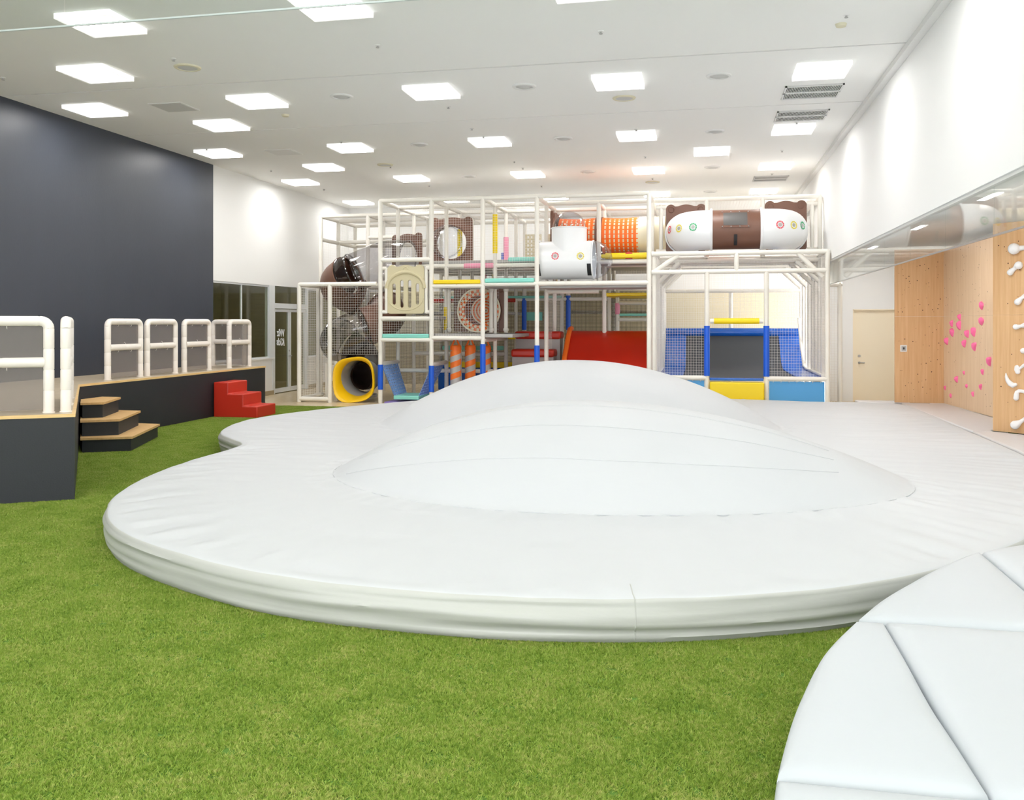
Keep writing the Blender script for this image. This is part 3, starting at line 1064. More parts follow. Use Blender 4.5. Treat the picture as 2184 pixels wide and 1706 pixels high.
# welded seams lying on the cover
for fy in (-.72, -.45, -.15):
    pts = []
    for k in range(-60, 61):
        x = -1.0 + k * .035
        y = 8.45 + fy * 1.9 * math.sqrt(max(0, 1 - ((x + 1.1) / 2.6) ** 2)) + 0
        if abs(x + 1.1) > 2.2: continue
        pts.append((x, y, cover_z(x, y) + .0005))
    MB().path(pts, .004, 6).build('seam', 'vinyl_white', dome)
pts = []
for k in range(80):
    a = PI * 1.02 + PI * .96 * k / 79
    x, y = -1.1 + (2.35 if math.cos(a) < 0 else 2.9) * math.cos(a) * 1.005, 8.45 + 1.9 * math.sin(a) * 1.005
    pts.append((x, y, cover_z(x, y) + .001))
MB().path(pts, .0045, 6).build('seam', 'vinyl_white', dome)
i0 = min(range(NO), key=lambda i: (ol[i] - Vector((-.33, 4.6, 0))).length)
pts = [vs_[k * NO + i0] for k in range(1, NS + 4)]
MB().path(pts, .0035, 6).build('seam', 'vinyl_side', dome)

# white wall mats along the climbing panels
P1a, P1b = Vector((3.34, 16.84)), Vector((4.135, 16.84))
P2b = Vector((4.27, 13.9))
P3a, P3b = Vector((3.71, 12.7)), Vector((4.5, 11.87))
cm = thing('landing_mat', 'flat white landing mat running along the foot of the climbing panels', 'crash mat', (3.9, 12.5, .0))
mb = MB()
mb.prism([(3.435, 16.79), (3.435, 12.6), (3.70, 12.6), (3.70, 12.76), (4.0, 13.06), (4.262, 13.95), (4.14, 16.79)], .0, .25)
mb.build('mat_body', 'mat_white', cm, smooth=30, bevel=.02, seg=3)
mb = MB()
mb.prism([(3.435, 12.585), (3.405, 10.8), (3.26, 9.1), (3.14, 8.6), (4.55, 8.6), (4.55, 11.75), (3.71, 12.585)], .0, .25)
mb.build('mat_body', 'mat_white', cm, smooth=30, bevel=.02, seg=3)
cm2 = thing('landing_mat', 'white landing mat strip in front of the cream door', 'crash mat', (3.3, 17.6, 0))
MB().prism([(2.75, 16.98), (3.2, 16.95), (3.45, 16.85), (3.62, 16.9), (3.62, 17.35), (2.75, 17.35)], .0, .24).build('mat_body', 'mat_white', cm2, smooth=30, bevel=.02, seg=3)

# round segmented pad near the camera
PO = [(.2, .6), (.12, 1.3), (.13, 2.0), (.19, 2.545), (.245, 2.88), (.337, 3.3), (.471, 3.74), (.675, 4.2), (.889, 4.63), (1.22, 5.16), (1.64, 5.67), (2.15, 6.02), (2.7, 6.2), (3.3, 6.2), (3.3, .6)]
sm1 = catmull([(*p, 0) for p in PO], 6)
sm1 = [(p.x, p.y) for p in sm1]


def clip(pg, nx, ny, c):
    out = []
    for i in range(len(pg)):
        a, b = pg[i - 1], pg[i]
        da, db = nx * a[0] + ny * a[1] - c, nx * b[0] + ny * b[1] - c
        if (da >= 0) != (db >= 0):
            t = da / (da - db)
            out.append((a[0] + (b[0] - a[0]) * t, a[1] + (b[1] - a[1]) * t))
        if db >= 0: out.append(b)
    return out


def cushion(pg, parent, zt=.35, name='cushion'):
    pts = [Vector((*p, 0)) for p in pg]
    # drop doubles, resample evenly while keeping the corners
    q = []
    for i, p in enumerate(pts):
        if (p - pts[i - 1]).length > .01: q.append(p)
    pts = []
    for i, p in enumerate(q):
        nx = q[(i + 1) % len(q)]
        k = max(1, round((nx - p).length / .06))
        pts += [p.lerp(nx, j / k) for j in range(k)]
    n = len(pts)
    area = sum(pts[i].x * pts[(i + 1) % n].y - pts[(i + 1) % n].x * pts[i].y for i in range(n))
    if area < 0: pts.reverse()
    nn = []
    for i in range(n):
        t = (pts[(i + 1) % n] - pts[i - 1]).normalized()
        nn.append(Vector((-t.y, t.x, 0)))
    ctr = sum(pts, Vector()) / n
    rings = [(.004, .014), (.002, .1), (.002, zt - .05), (.006, zt - .03), (.016, zt - .014), (.04, zt - .005), (.08, zt)]
    vs, fs = [], []
    for off, z in rings:
        for i in range(n): vs.append(pts[i] + (ctr - pts[i]).normalized() * off * 1.15 + Vector((0, 0, z)))
    K = 8
    for k in range(1, K + 1):
        t = k / (K + 1)
        for i in range(n):
            p = pts[i] + (ctr - pts[i]).normalized() * .092
            p = p.lerp(ctr, t)
            vs.append(p + Vector((0, 0, zt + .003 * (1 - (1 - t) ** 2))))
    vs.append(ctr + Vector((0, 0, zt + .003)))
    T = len(rings) + K
    for k in range(T - 1):
        for i in range(n):
            fs.append((k * n + i, k * n + (i + 1) % n, (k + 1) * n + (i + 1) % n, (k + 1) * n + i))
    for i in range(n): fs.append(((T - 1) * n + i, (T - 1) * n + (i + 1) % n, T * n))
    m = MB(); m.add(vs, fs)
    return m.build(name, 'cushion_white', parent, smooth=60)


rp = thing('round_floor_pad', 'rounded white padded floor mat made of stitched segments, nearest the camera', 'crash mat', (1.7, 3.4, .012))
rows = [(.6, 1.2, [-9, .785, 2.355, 9]), (1.2, 2.7, [-9, .785, 1.57, 2.355, 9]), (2.7, 4.2, [-9, .785, 2.355, 9]), (4.2, 9, [-9, 1.57, 9])]
for ya, yb, xs in rows:
    r1 = clip(clip(sm1, 0, 1, ya), 0, -1, -yb)
    for xa, xb in zip(xs, xs[1:]):
        c = clip(clip(r1, 1, 0, xa), -1, 0, -xb)
        if len(c) > 2: cushion(c, rp)

# ------------------------------------------------------------------ climbing panels
def climb_panel(a, b, z0, z1, zs, mt, label, thick=.05, seed=1, nh=40):
    a3, b3 = Vector((*a, 0)), Vector((*b, 0))
    u = (b3 - a3).normalized()
    nv = Vector((u.y, -u.x, 0))              # faces the room
    t = thing('climbing_wall', label, 'climbing wall', ((a[0] + b[0]) / 2, (a[1] + b[1]) / 2, z0))
    t['kind'] = 'thing'
    L_ = (b3 - a3).length
    rr = random.Random(seed)
    for za, zb_ in ((z0, zs - .001), (zs + .001, z1)):
        m_ = MB()
        v = [a3, b3, b3 - nv * thick, a3 - nv * thick]
        m_.add([p + Vector((0, 0, za)) for p in v] + [p + Vector((0, 0, zb_)) for p in v], [(3, 2, 1, 0), (4, 5, 6, 7), (0, 1, 5, 4), (1, 2, 6, 5), (2, 3, 7, 6), (3, 0, 4, 7)])
        for _ in range(nh if zb_ == z1 else int(nh * .9)):
            s_, z = rr.uniform(.05, L_ - .05), rr.uniform(za + .05, zb_ - .05)
            c = a3 + u * s_ + Vector((0, 0, z)) + nv * .001
            rad = rr.choice((.005, .005, .007, .009))
            m_.add([c] + [c + u * rad * math.cos(k * PI / 4) + Vector((0, 0, rad * math.sin(k * PI / 4))) for k in range(8)], [(0, k + 1, (k + 1) % 8 + 1) for k in range(8)], 1)
        m_.build('board', [mt, 'bolt_hole'], t, smooth=0)
    return nv


n1 = climb_panel(P1a, P1b, .25, 2.93, 1.76, 'climb_ply', 'plywood climbing panel with bare bolt holes beside the cream door', seed=2, nh=46)
n2 = climb_panel((4.135, 16.838), P2b, .25, 2.93, 1.76, 'climb_pale', 'pale plywood climbing panel with pink holds', seed=5, nh=60)
n3 = climb_panel(P3a, P3b, .25, 2.93, 1.75, 'climb_ply', 'plywood climbing panel with white bone-shaped holds', seed=9, nh=26)
# wooden returns closing the panels to the wall behind
o_ = thing('outlet_box', 'small square grey outlet on the bare plywood panel', 'outlet', tuple(ony(1927, 743, 16.82)))
c = ony(1927, 743, 16.84)
MB().box(c.x - .055, c.x + .055, c.y - .012, c.y, c.z - .06, c.z + .06).build('cover_plate', 'trim_white', o_, bevel=.004)
MB().box(c.x - .036, c.x + .036, c.y - .018, c.y - .011, c.z - .04, c.z + .04).build('socket_face', 'deck_grey', o_, bevel=.003)
MB().box(c.x - .012, c.x + .014, c.y - .022, c.y - .017, c.z - .018, c.z + .018).build('key_switch', 'black', o_)

PK = [(805, 637, 1), (628, 728, .9), (805, 762, 1.1), (566, 778, .9), (628, 790, 1.15), (743, 842, 1.15), (572, 848, 1.1), (690, 858, 1.1), (527, 918, 1.1), (667, 935, 1.05), (748, 957, 1.1),
      (866, 1075, 1.1), (810, 1160, .75), (661, 1168, .6), (605, 1220, .95), (683, 1273, .65), (795, 1278, .75), (512, 1287, .65), (733, 1335, .7), (557, 1350, .65)]
up3 = Vector((0, 0, 1))
for i, (u_, v_, sc) in enumerate(PK):
    p = onplane(1880 + u_ / 3.707, 480 + v_ / 3.707, (4.15, 16.8, 0), n2)
    uu = n2.cross(up3).normalized()
    m_ = MB()
    prof = [(1.0, 0), (1.0, .2), (.85, .6), (.5, .92), (0, 1.0)]
    rr = random.Random(i)
    tilt = rr.uniform(-.4, .4)
    tw = rr.uniform(.25, .55)
    ns = 14
    vs, fs = [], []
    for sca, hh in prof:
        for k in range(ns):
            a = 2 * PI * k / ns
            rad = .052 * (1 + .22 * math.cos(3 * (a - PI / 2) + PI)) * (1 + .1 * math.sin(2 * a + i))
            lx, lz = rad * math.cos(a), rad * 1.15 * math.sin(a)
            lx, lz = lx * math.cos(tilt) - lz * math.sin(tilt), lx * math.sin(tilt) + lz * math.cos(tilt)
            vs.append(p + (uu * lx * sca + up3 * (lz * sca + .03 * hh * tw) + n2 * .062 * hh) * sc)
    for k in range(len(prof) - 1):
        for j in range(ns): fs.append((k * ns + j, k * ns + (j + 1) % ns, (k + 1) * ns + (j + 1) % ns, (k + 1) * ns + j))
    m_.add(vs, fs)
    top = i < 11
    lab = 'pink climbing hold in the upper cluster of the pale panel, %s from its top' % ORD[i] if top else 'small pink climbing hold in the lower group of the pale panel, %s from its top' % ORD[i - 11]
    if i == 11: lab = 'pink climbing hold between the two clusters, beside the panel with white holds'
    rooted(m_, 'climbing_hold', 'hold_pink', lab, 'climbing hold', p, 'pink climbing holds', smooth=50)


def hold(pts, rads, label, bolt=True):
    """white climbing hold: a knuckled bar lying on the third panel"""
    c3 = [onplane(x, y, (*P3a, 0), n3) for x, y in pts]
    m_ = MB()
    cc = [p + n3 * (rads[i] * .75) for i, p in enumerate(c3)]
    m_.path(cc, list(rads), 14)
    m_.ball(cc[0], rads[0], 14, 8)
    m_.ball(cc[-1], rads[-1], 14, 8)
    rooted(m_, 'climbing_hold', 'hold_white', label, 'climbing hold', c3[0], 'white climbing holds', smooth=60)


k_ = 'white bone-shaped climbing hold, '
hold([(2167.6, 531), (2171, 531), (2178, 529.5), (2186, 528.5), (2198, 528), (2206, 527)], [.072, .066, .034, .03, .034, .06], k_ + 'biggest, topmost on its panel')
hold([(2157.6, 581), (2161, 577), (2166, 572.5), (2171, 567.5), (2176, 566)], [.04, .033, .025, .036, .05], k_ + 'short, tilted, second from the top')
hold([(2173, 644), (2176, 641), (2181, 635), (2190, 630)], [.04, .036, .022, .03], k_ + 'third from the top')
hold([(2169, 697), (2172, 697), (2178, 695.5), (2190, 693)], [.036, .032, .02, .034], k_ + 'fourth from the top')
hold([(2185, 748), (2188, 748), (2194, 746)], [.036, .032, .02], k_ + 'fifth from the top, mostly cut off')
hold([(2171, 783), (2171.8, 788), (2173, 793)], [.028, .034, .03], 'upright white oval climbing hold above the crescent one')
hold([(2174, 788), (2178, 784), (2184, 780), (2192, 777)], [.02, .016, .02, .03], 'slim white climbing hold arm beside the upright oval one')
hold([(2146, 796), (2147.5, 803), (2151, 811), (2157, 818), (2163, 821.5), (2167.5, 820)], [.006, .017, .027, .034, .034, .024], 'white crescent-shaped climbing hold')
hold([(2169.5, 849), (2170.3, 842), (2171.5, 836), (2175, 833.5), (2181, 834), (2190, 836)], [.032, .031, .027, .023, .022, .024], 'white hook-shaped climbing hold below the crescent one')
hold([(2168.5, 906), (2172, 904), (2179, 899), (2186, 894), (2194, 890)], [.055, .05, .026, .022, .03], k_ + 'lowest on its panel')

# ------------------------------------------------------------------ play structure
GX = [-6.42, -5.33, -4.26, -3.16, -2.06, -.97, .12, 1.21, 2.30]
GY = [17.5, 18.6, 19.7, 20.8, 21.9]
ZT = 4.14
PR = .045


class Frame:
    """padded pipe framework: every post, beam, pad and net is a part of its own"""

    def __init__(s, root): s.t = root

    def pipe(s, a, b, name='beam', r=PR, mt='pipe_white'):
        a, b = Vector(a), Vector(b)
        n = max(1, round((b - a).length / .55))
        pts, rr = [], []
        for i in range(n):
            for q, k in ((0, .95), (.03, 1), (.97, 1), (1, .95)):
                pts.append(a.lerp(b, (i + q) / n)); rr.append(r * k)
        MB().path(pts, rr, 12).build(name, mt, s.t, smooth=50)

    def post(s, x, y, z0, z1): s.pipe((x, y, z0), (x, y, z1), 'post')

    def bx(s, x0, x1, y, z): s.pipe((x0, y, z), (x1, y, z))

    def by(s, x, y0, y1, z): s.pipe((x, y0, z), (x, y1, z))

    def pad(s, a, b, mt, r=.056): MB().tube(a, b, r, 14).build('sleeve_pad', mt, s.t, smooth=50)

    def deck(s, x0, x1, y0, y1, z, mt='deck_grey', th=.07):
        MB().box(x0, x1, y0, y1, z - th, z).build('deck', mt, s.t, smooth=30, bevel=.015)

    def edge(s, x0, x1, y, z, mt, h=.085):
        MB().box(x0, x1, y - .06, y + .02, z - h, z).build('deck_edge', mt, s.t, smooth=30, bevel=.02)

    def net(s, o, u, v, cell=.05, w_=.0016, mt='net_white'): net(MB(), o, u, v, cell, w_).build('net', mt, s.t, smooth=0)


T = thing('play_structure', 'tall white padded pipe climbing frame with netted decks', 'play structure', (-3.7, 19.7, 0))
F = Frame(T)
for i in range(6):
    for j, y in enumerate(GY):
        if j == 0 and i == 4: continue
        z0 = 0
        if j == 1 and i in (4,): z0 = 2.45
        if i == 5 and j > 1: continue
        F.post(GX[i], y, z0, ZT)
for j, y in enumerate(GY):
    F.bx(GX[0], GX[5], y, ZT)
for i in range(6):
    F.by(GX[i], GY[0], GY[4], ZT) if i != 4 else F.by(GX[i], GY[1], GY[4], ZT)
# front bay A (first from the slide enclosure)
F.bx(GX[0], GX[1], 17.5, 2.93)
F.bx(GX[0], GX[1], 17.5, 1.73)
F.bx(GX[0], GX[1], 17.5, 1.3)
F.bx(GX[1], GX[2], 17.5, 1.34)
F.bx(GX[1], GX[2], 17.5, 2.39)
F.bx(GX[2], GX[3], 17.5, 2.42)
F.bx(GX[3], GX[5], 17.5, 2.42)
for i in range(4):
    F.by(GX[i], 17.5, GY[2], 2.4)
    F.by(GX[i], 17.5, GY[2], 1.3) if i < 3 else None
for j in (1, 2, 3, 4):
    F.bx(GX[0], GX[3], GY[j], 2.86)
F.bx(GX[3], GX[5], GY[1], 2.9)
F.bx(GX[3], GX[5], GY[2], 2.9)
for j in (1, 2, 3):
    F.bx(GX[0], GX[2], GY[j], 1.3)
F.bx(GX[0], GX[4], GY[3], 2.2)
F.bx(GX[3], GX[4], GY[1], 2.3)
F.bx(GX[0], GX[2], GY[2], .95)
F.bx(GX[0], GX[2], GY[1], .62)
F.by(GX[0], 17.5, 18.6, .8)
F.by(GX[1], 17.5, 18.6, .8)
F.bx(GX[3], GX[5], GY[4], 1.9)
# decks and coloured edges
F.deck(GX[0], GX[1], 17.52, 18.6, 1.78)
F.edge(GX[0] + .05, GX[1] - .05, 17.52, 1.42, 'turquoise')
F.deck(GX[0] + .05, GX[1] - .05, 17.55, 18.55, 1.42)
F.deck(GX[1] + .05, GX[3] - .05, 17.55, 18.55, 2.43)
F.edge(GX[1] + .05, GX[2] - .05, 17.5, 2.51, 'yellow', .08)
F.edge(GX[2] + .05, GX[3] - .05, 17.5, 2.53, 'turquoise', .085)
F.deck(GX[1] + .05, GX[2] + .6, 17.55, 19.7, 1.42)
F.edge(GX[2] - .1, GX[2] + .55, 19.1, 1.4, 'yellow', .06)
F.deck(GX[0], GX[3], 18.6, 23.4, 2.98)  # lengthened past the rear posts to shade the back wall
F.edge(GX[2] + .3, GX[3] - .05, 18.55, 3.02, 'turquoise')
F.pad((GX[1] + .4, 18.6, 2.86), (GX[2] - .03, 18.6, 2.86), 'pink')
F.deck(GX[3], GX[5], 18.6, 19.7, 2.96)
F.deck(GX[3] + .05, GX[5], 17.55, 18.55, 2.4)
F.edge(GX[4] + .05, GX[5] - .05, 18.62, 3.06, 'yellow', .08)
F.deck(GX[4], GX[5], 19.7, 21.9, 2.3, 'yellow')
F.deck(GX[3], GX[5], 19.7, 23.4, 2.98)  # deck added out to the back wall to keep light off it
F.deck(GX[0], GX[2], 19.7, 21.9, 1.9)
F.edge(GX[0] + .3, GX[2], 20.75, 1.36, 'yellow', .1)
F.edge(GX[0] + .3, GX[2] + .6, 21.2, .7, 'yellow', .14)
F.edge(GX[0] + .4, GX[1] + .8, 20.7, 1.1, 'turquoise', .1)
F.edge(GX[0] + .4, GX[3], 20.75, 2.28, 'turquoise', .06)
F.edge(GX[0] + .1, GX[2], 20.78, 2.22, 'red_vinyl', .09)
# post sleeves
yb0 = 17.5
for px, y0, y1 in ((GX[0], .28, .79), (GX[1], .25, .78), (GX[2], .25, 1.22), (GX[3], .25, 1.2)):
    F.pad((px, yb0, y0), (px, yb0, y1), 'blue_pad')
F.pad((GX[2], 18.6, 3.12), (GX[2], 18.6, 3.94), 'yellow')
F.pad((GX[1], 19.7, 3.1), (GX[1], 19.7, 3.76), 'yellow')
F.pad((GX[2], 19.7, 3.02), (GX[2], 19.7, 3.56), 'pink')
F.pad((GX[1], 18.6, 1.5), (GX[1], 18.6, 1.98), 'yellow')
for px, y in ((1118, 20.8), (1212, 20.8)):
    p = ony(px, 665, y)
    F.post(p.x, y, 1.3, 2.5)
    F.pad((p.x, y, 1.48), (p.x, y, 2.28), 'blue_pad')
p = ony(1182, 660, 22.4)
MB().box(p.x - .55, p.x - .1, 21.2, 21.25, 1.7, 1.9).build('foam_block', 'turquoise', T, smooth=0)
F.pad((GX[1] + .25, 21, 2.3), (GX[1] + .25, 21, 2.8), 'pink')
F.pad((GX[1] + .5, 21, 2.3), (GX[1] + .5, 21, 2.8), 'yellow')
F.pad((GX[2] + .9, 21, 2.35), (GX[2] + .9, 21, 2.8), 'yellow')
F.pad((GX[2] - .3, 20.8, 3.0), (GX[2] - .3, 20.8, 3.3), 'blue_pad')
# cream lattice panels on the upper deck
for x in (-4.0, -3.55):
    lm = MB()
    for i in range(5): lm.box(x + i * .085, x + .05 + i * .085, 20.6, 20.64, 3.0, 3.7)
    for i in range(8): lm.box(x, x + .39, 20.603, 20.637, 3.0 + i * .095, 3.04 + i * .095)
    lm.build('lattice_panel', 'cream_panel', T, smooth=0)
# nets
F.net((GX[0], 17.5, 2.97), (GX[1] - GX[0], 0, 0), (0, 0, 1.15))
F.net((GX[0], 17.5, 1.42), (GX[1] - GX[0], 0, 0), (0, 0, .3))
F.net((GX[1], 17.5, 2.44), (GX[2] - GX[1], 0, 0), (0, 0, 1.68))
F.net((GX[2], 17.5, 2.46), (GX[3] - GX[2], 0, 0), (0, 0, 1.66))
F.net((GX[1], 17.5, 1.38), (GX[2] - GX[1], 0, 0), (0, 0, 1.0))
F.net((GX[0], 21.9, .1), (GX[4] - GX[0], 0, 0), (0, 0, 4.0), .06, .002)
F.net((GX[4], 21.9, 2.4), (GX[5] - GX[4], 0, 0), (0, 0, 1.7), .06, .002)
F.net((GX[0], 19.7, 3.0), (GX[3] - GX[0], 0, 0), (0, 0, 1.1), .06)
p = ony(1317, 660, 20.8)
F.post(p.x, 20.8, 1.45, 2.4)
F.pad((p.x, 20.8, 1.84), (p.x, 20.8, 2.1), 'pink')
F.bx(p.x, GX[5] - .1, 20.8, 1.72)
F.edge(p.x + .05, GX[5] - .1, 20.76, 1.86, 'turquoise', .06)
F.bx(p.x, GX[5] - .1, 20.8, 2.1)
F.net((GX[3], 21.8, .1), (2.2, 0, 0), (0, 0, 2.3), .03, .004, 'net_shade')  # fine net, its dense grey painting the shade before the back wall
F.net((-8.6, 21.8, .1), (5.4, 0, 0), (0, 0, 2.3), .035, .004, 'net_shade')  # same shade-coloured net carried on behind the slide
MB().box(GX[0] + .1, GX[2], 21.3, 21.4, 0, .62).build('foam_wall', 'tramp_blue', T, bevel=.02)
F.net((GX[3], 17.5, 2.46), (0, 1.1, 0), (0, 0, 1.66))
F.net((GX[3], 18.6, .2), (0, 2.2, 0), (0, 0, 2.2), .06)
F.net((GX[0], 17.5, ZT - .02), (GX[3] - GX[0], 0, 0), (0, 3.3, 0), .06)
F.net((GX[3], 19.7, ZT - .02), (GX[5] - GX[3], 0, 0), (0, 2.2, 0), .06)
F.net((GX[0], 18.6, .1), (0, 3.3, 0), (0, 0, 2.2), .06)
F.net((GX[1] - .05, 18.6, 1.45), (1.2, 0, 0), (0, 0, .9), .06)
F.net((GX[5] - .02, 18.6, .1), (0, 3.3, 0), (0, 0, 2.6), .06)

# rear part of the frame towards the window wall, housing the tube slide
E = thing('slide_enclosure', 'white padded pipe cage around the spiral tube slide', 'play structure', (-7.5, 18.9, 0))
F = Frame(E)
XA0, XA1 = -8.17, -7.49
for x in (XA0, XA1): F.post(x, 17.42, 0, 2.45)
F.post(XA0 - .1, 18.6, 0, 2.45)
F.bx(XA0, GX[0] - .05, 17.42, 2.44)
F.bx(XA0, XA1, 17.42, .07)
F.bx(XA0 - .1, GX[0] - .05, 18.6, 2.44)
F.by(XA0, 17.42, 18.6, 2.44)
F.by(XA0, 17.42, 18.6, .07)
F.bx(XA1, XA1 + .6, 18.55, .07)
for px, y in ((698, 18.2), (717, 17.75)):
    p = ony(px, 780, y)
    F.post(p.x, y, 0, .83)
pa, pb = ony(698, 780, 18.2), ony(717, 780, 17.75)
F.pipe((pa.x, pa.y, .8), (pb.x, pb.y, .8))
X2 = (-8.72, -7.55)
for x in X2:
    for y in (19.75, 20.8, 21.9): F.post(x, y, 0, ZT)
for y in (19.75, 20.8, 21.9):
    F.bx(X2[0], GX[0] - .06, y, ZT)
    F.bx(X2[0] if y > 20 else X2[1], GX[0] - .06, y, 3.62)
for x in X2: F.by(x, 19.75, 21.9, ZT)
F.by(X2[0], 19.75, 21.9, 3.6)
F.bx(X2[1], GX[0] - .06, 19.75, 2.45)
F.net((XA0, 17.42, .1), (XA1 - XA0, 0, 0), (0, 0, 2.32))
F.net((XA1, 17.42, 1.0), (GX[0] - XA1, 0, 0), (0, 0, 1.42))
F.net((XA0, 17.42, .1), (-.1, 1.18, 0), (0, 0, 2.32))
F.net((X2[0], 19.75, .1), (0, 2.15, 0), (0, 0, 4.0), .06)
F.net((X2[0], 21.9, .1), (2.2, 0, 0), (0, 0, 4.0), .06)
F.net((X2[0], 19.75, ZT - .02), (2.2, 0, 0), (0, 2.15, 0), .06)

# trampoline cage and the deck above it
C = thing('trampoline_cage', 'white padded pipe cage with netting around the trampoline', 'play structure', (.67, 19.7, 0))
F = Frame(C)
for i in (6, 7):
    F.post(GX[i], 17.5, 0, 2.62)
    F.post(GX[i], 18.6, 2.95, ZT)
F.post(GX[8], 17.5, 0, 3.0)
F.post(GX[5] + .095, 17.55, .05, 2.95)
for y in (18.6, 19.7, 20.8, 21.9):
    F.post(GX[8], y, .0, ZT if y < 19 else 2.97)
    F.post(GX[5] + .12, y, .0, 2.97)
    F.bx(GX[5] + .12, GX[8], y, 2.9)
    F.pipe((GX[5] + .12, y, 2.45), (GX[5] + .55, y, 2.87), 'brace')
    F.pipe((GX[8], y, 2.45), (GX[8] - .45, y, 2.87), 'brace')
F.bx(GX[5] + .05, GX[8], 17.5, 2.97)
F.bx(GX[5] + .05, GX[8], 17.5, 2.62)
F.post((GX[6] + GX[7]) / 2, 17.5, 2.62, 2.97)
F.pipe((GX[5] + .12, 17.52, 2.64), (GX[5] + .55, 17.52, 2.94), 'brace')
F.pipe((GX[8] - .08, 17.52, 2.5), (GX[8] - .52, 17.52, 2.94), 'brace')
F.bx(GX[5] + .05, GX[6], 17.5, .6)
F.bx(GX[7], GX[8], 17.5, .6)
F.bx(GX[7], GX[8], 17.5, .07)
F.bx(GX[5], GX[6], 17.5, .07)
F.by(GX[8], 17.5, 21.9, 2.97)
F.by(GX[5] + .12, 17.5, 21.9, 2.97)
F.bx(GX[5] + .05, GX[8], 18.6, ZT)
F.by(GX[8], 18.6, 21.9, ZT)
F.bx(GX[5] + .05, GX[8], 21.9, ZT)
F.post(GX[8], 21.9, 2.97, ZT)
F.bx(GX[5] + .12, GX[8], 21.9, 2.4)
F.post(.7, 21.95, 0, 2.4)
F.by(GX[8], 17.5, 20.7, .62)
F.by(GX[5] + .12, 17.5, 20.7, .62)
for yy in (18.05, 19.15, 20.25, 21.3): F.post(GX[8] - .01, yy, .6, 2.9)
F.bx(GX[6] + .06, GX[7] - .06, 17.5, 1.68)
F.pad((GX[6] + .13, 17.5, 1.68), (GX[7] - .13, 17.5, 1.68), 'yellow')
for i in (6, 7): F.pad((GX[i], 17.5, .64), (GX[i], 17.5, 1.59), 'blue_pad')
F.deck(GX[5] + .05, GX[8] - .05, 18.62, 19.9, 2.98, 'pad_white')
F.net((GX[5] + .1, 17.5, .64), (GX[6] - GX[5] - .1, 0, 0), (0, 0, 1.95))
F.net((GX[7], 17.5, .64), (GX[8] - GX[7], 0, 0), (0, 0, 1.95))
F.net((GX[5] + .1, 17.5, 2.64), (GX[8] - GX[5] - .1, 0, 0), (0, 0, .3))
F.net((GX[6], 17.5, 1.72), (GX[7] - GX[6], 0, 0), (0, 0, .88), .07)
F.net((GX[8] - .03, 17.5, .62), (0, 4.4, 0), (0, 0, 2.3), .05, .002)
F.net((GX[5] + .15, 17.5, .62), (0, 4.4, 0), (0, 0, 2.3), .05, .002)
F.net((GX[5] + .12, 21.88, 1.4), (GX[8] - GX[5] - .15, 0, 0), (0, 0, 1.5), .05, .002)
F.net((GX[5], 21.88, 3.0), (GX[8] - GX[5], 0, 0), (0, 0, 1.1), .06)
F.net((GX[5], 18.6, ZT - .02), (GX[8] - GX[5], 0, 0), (0, 3.3, 0), .06)
F.net((GX[5], 19.9, 3.0), (GX[8] - GX[5], 0, 0), (0, 0, 1.1), .07)
# lower skirt cloths and yellow entry step
for a, b in ((GX[5] + .05, GX[6] - .05), (GX[7] + .05, GX[8] - .05)):
    MB().box(a, b, 17.5, 17.515, .1, .55).build('skirt_cloth', 'sky_blue', C, smooth=0)
    lc = MB()
    for k in range(7):
        x = a + (b - a) * (k + .5) / 7
        lc.ring((x, 17.5, .565), (1, 0, 0), .035, .004, 10, 5).ring((x, 17.5, .09), (1, 0, 0), .035, .004, 10, 5)
    lc.build('lacing', 'net_white', C)
en = thing('entry_step', 'yellow two-part foam step at the trampoline entrance', 'soft steps', (.665, 17.3, 0))
MB().box(GX[6] + .05, GX[7] - .05, 17.32, 17.62, .2, .53).build('upper_block', 'yellow', en, smooth=30, bevel=.02, seg=3)
MB().box(GX[6] + .05, GX[7] - .05, 17.28, 17.6, .0, .19).build('lower_block', 'yellow', en, smooth=30, bevel=.02, seg=3)

# trampoline
tr = thing('trampoline', 'dark grey trampoline bed with an upturned end and blue edge pads', 'trampoline', (.67, 19.6, .3))
TX0, TX1 = GX[5] + .17, GX[8] - .06


def tr_strip(xa, xb, lift, name, mt, ya=17.62, th=.02, r0=0):
    prof = [(ya, .6), (19.0, .6), (20.3, .6), (20.7, .63), (20.95, .72), (21.25, .95), (21.55, 1.22), (21.72, 1.38)]
    m_ = MB()
    vs, fs = [], []
    for y, z in prof:
        vs += [(xa, y, z + lift), (xb, y, z + lift), (xb, y, z + lift - th), (xa, y, z + lift - th)]
    for k in range(len(prof) - 1):
        a = k * 4; b = a + 4
        fs += [(a, a + 1, b + 1, b), (a + 3, b + 3, b + 2, a + 2), (a + 1, a + 2, b + 2, b + 1), (a, b, b + 3, a + 3)]
    e = len(vs)
    fs += [(3, 2, 1, 0), (e - 4, e - 3, e - 2, e - 1)]
    m_.add(vs, fs)
    return m_.build(name, mt, tr, smooth=40)


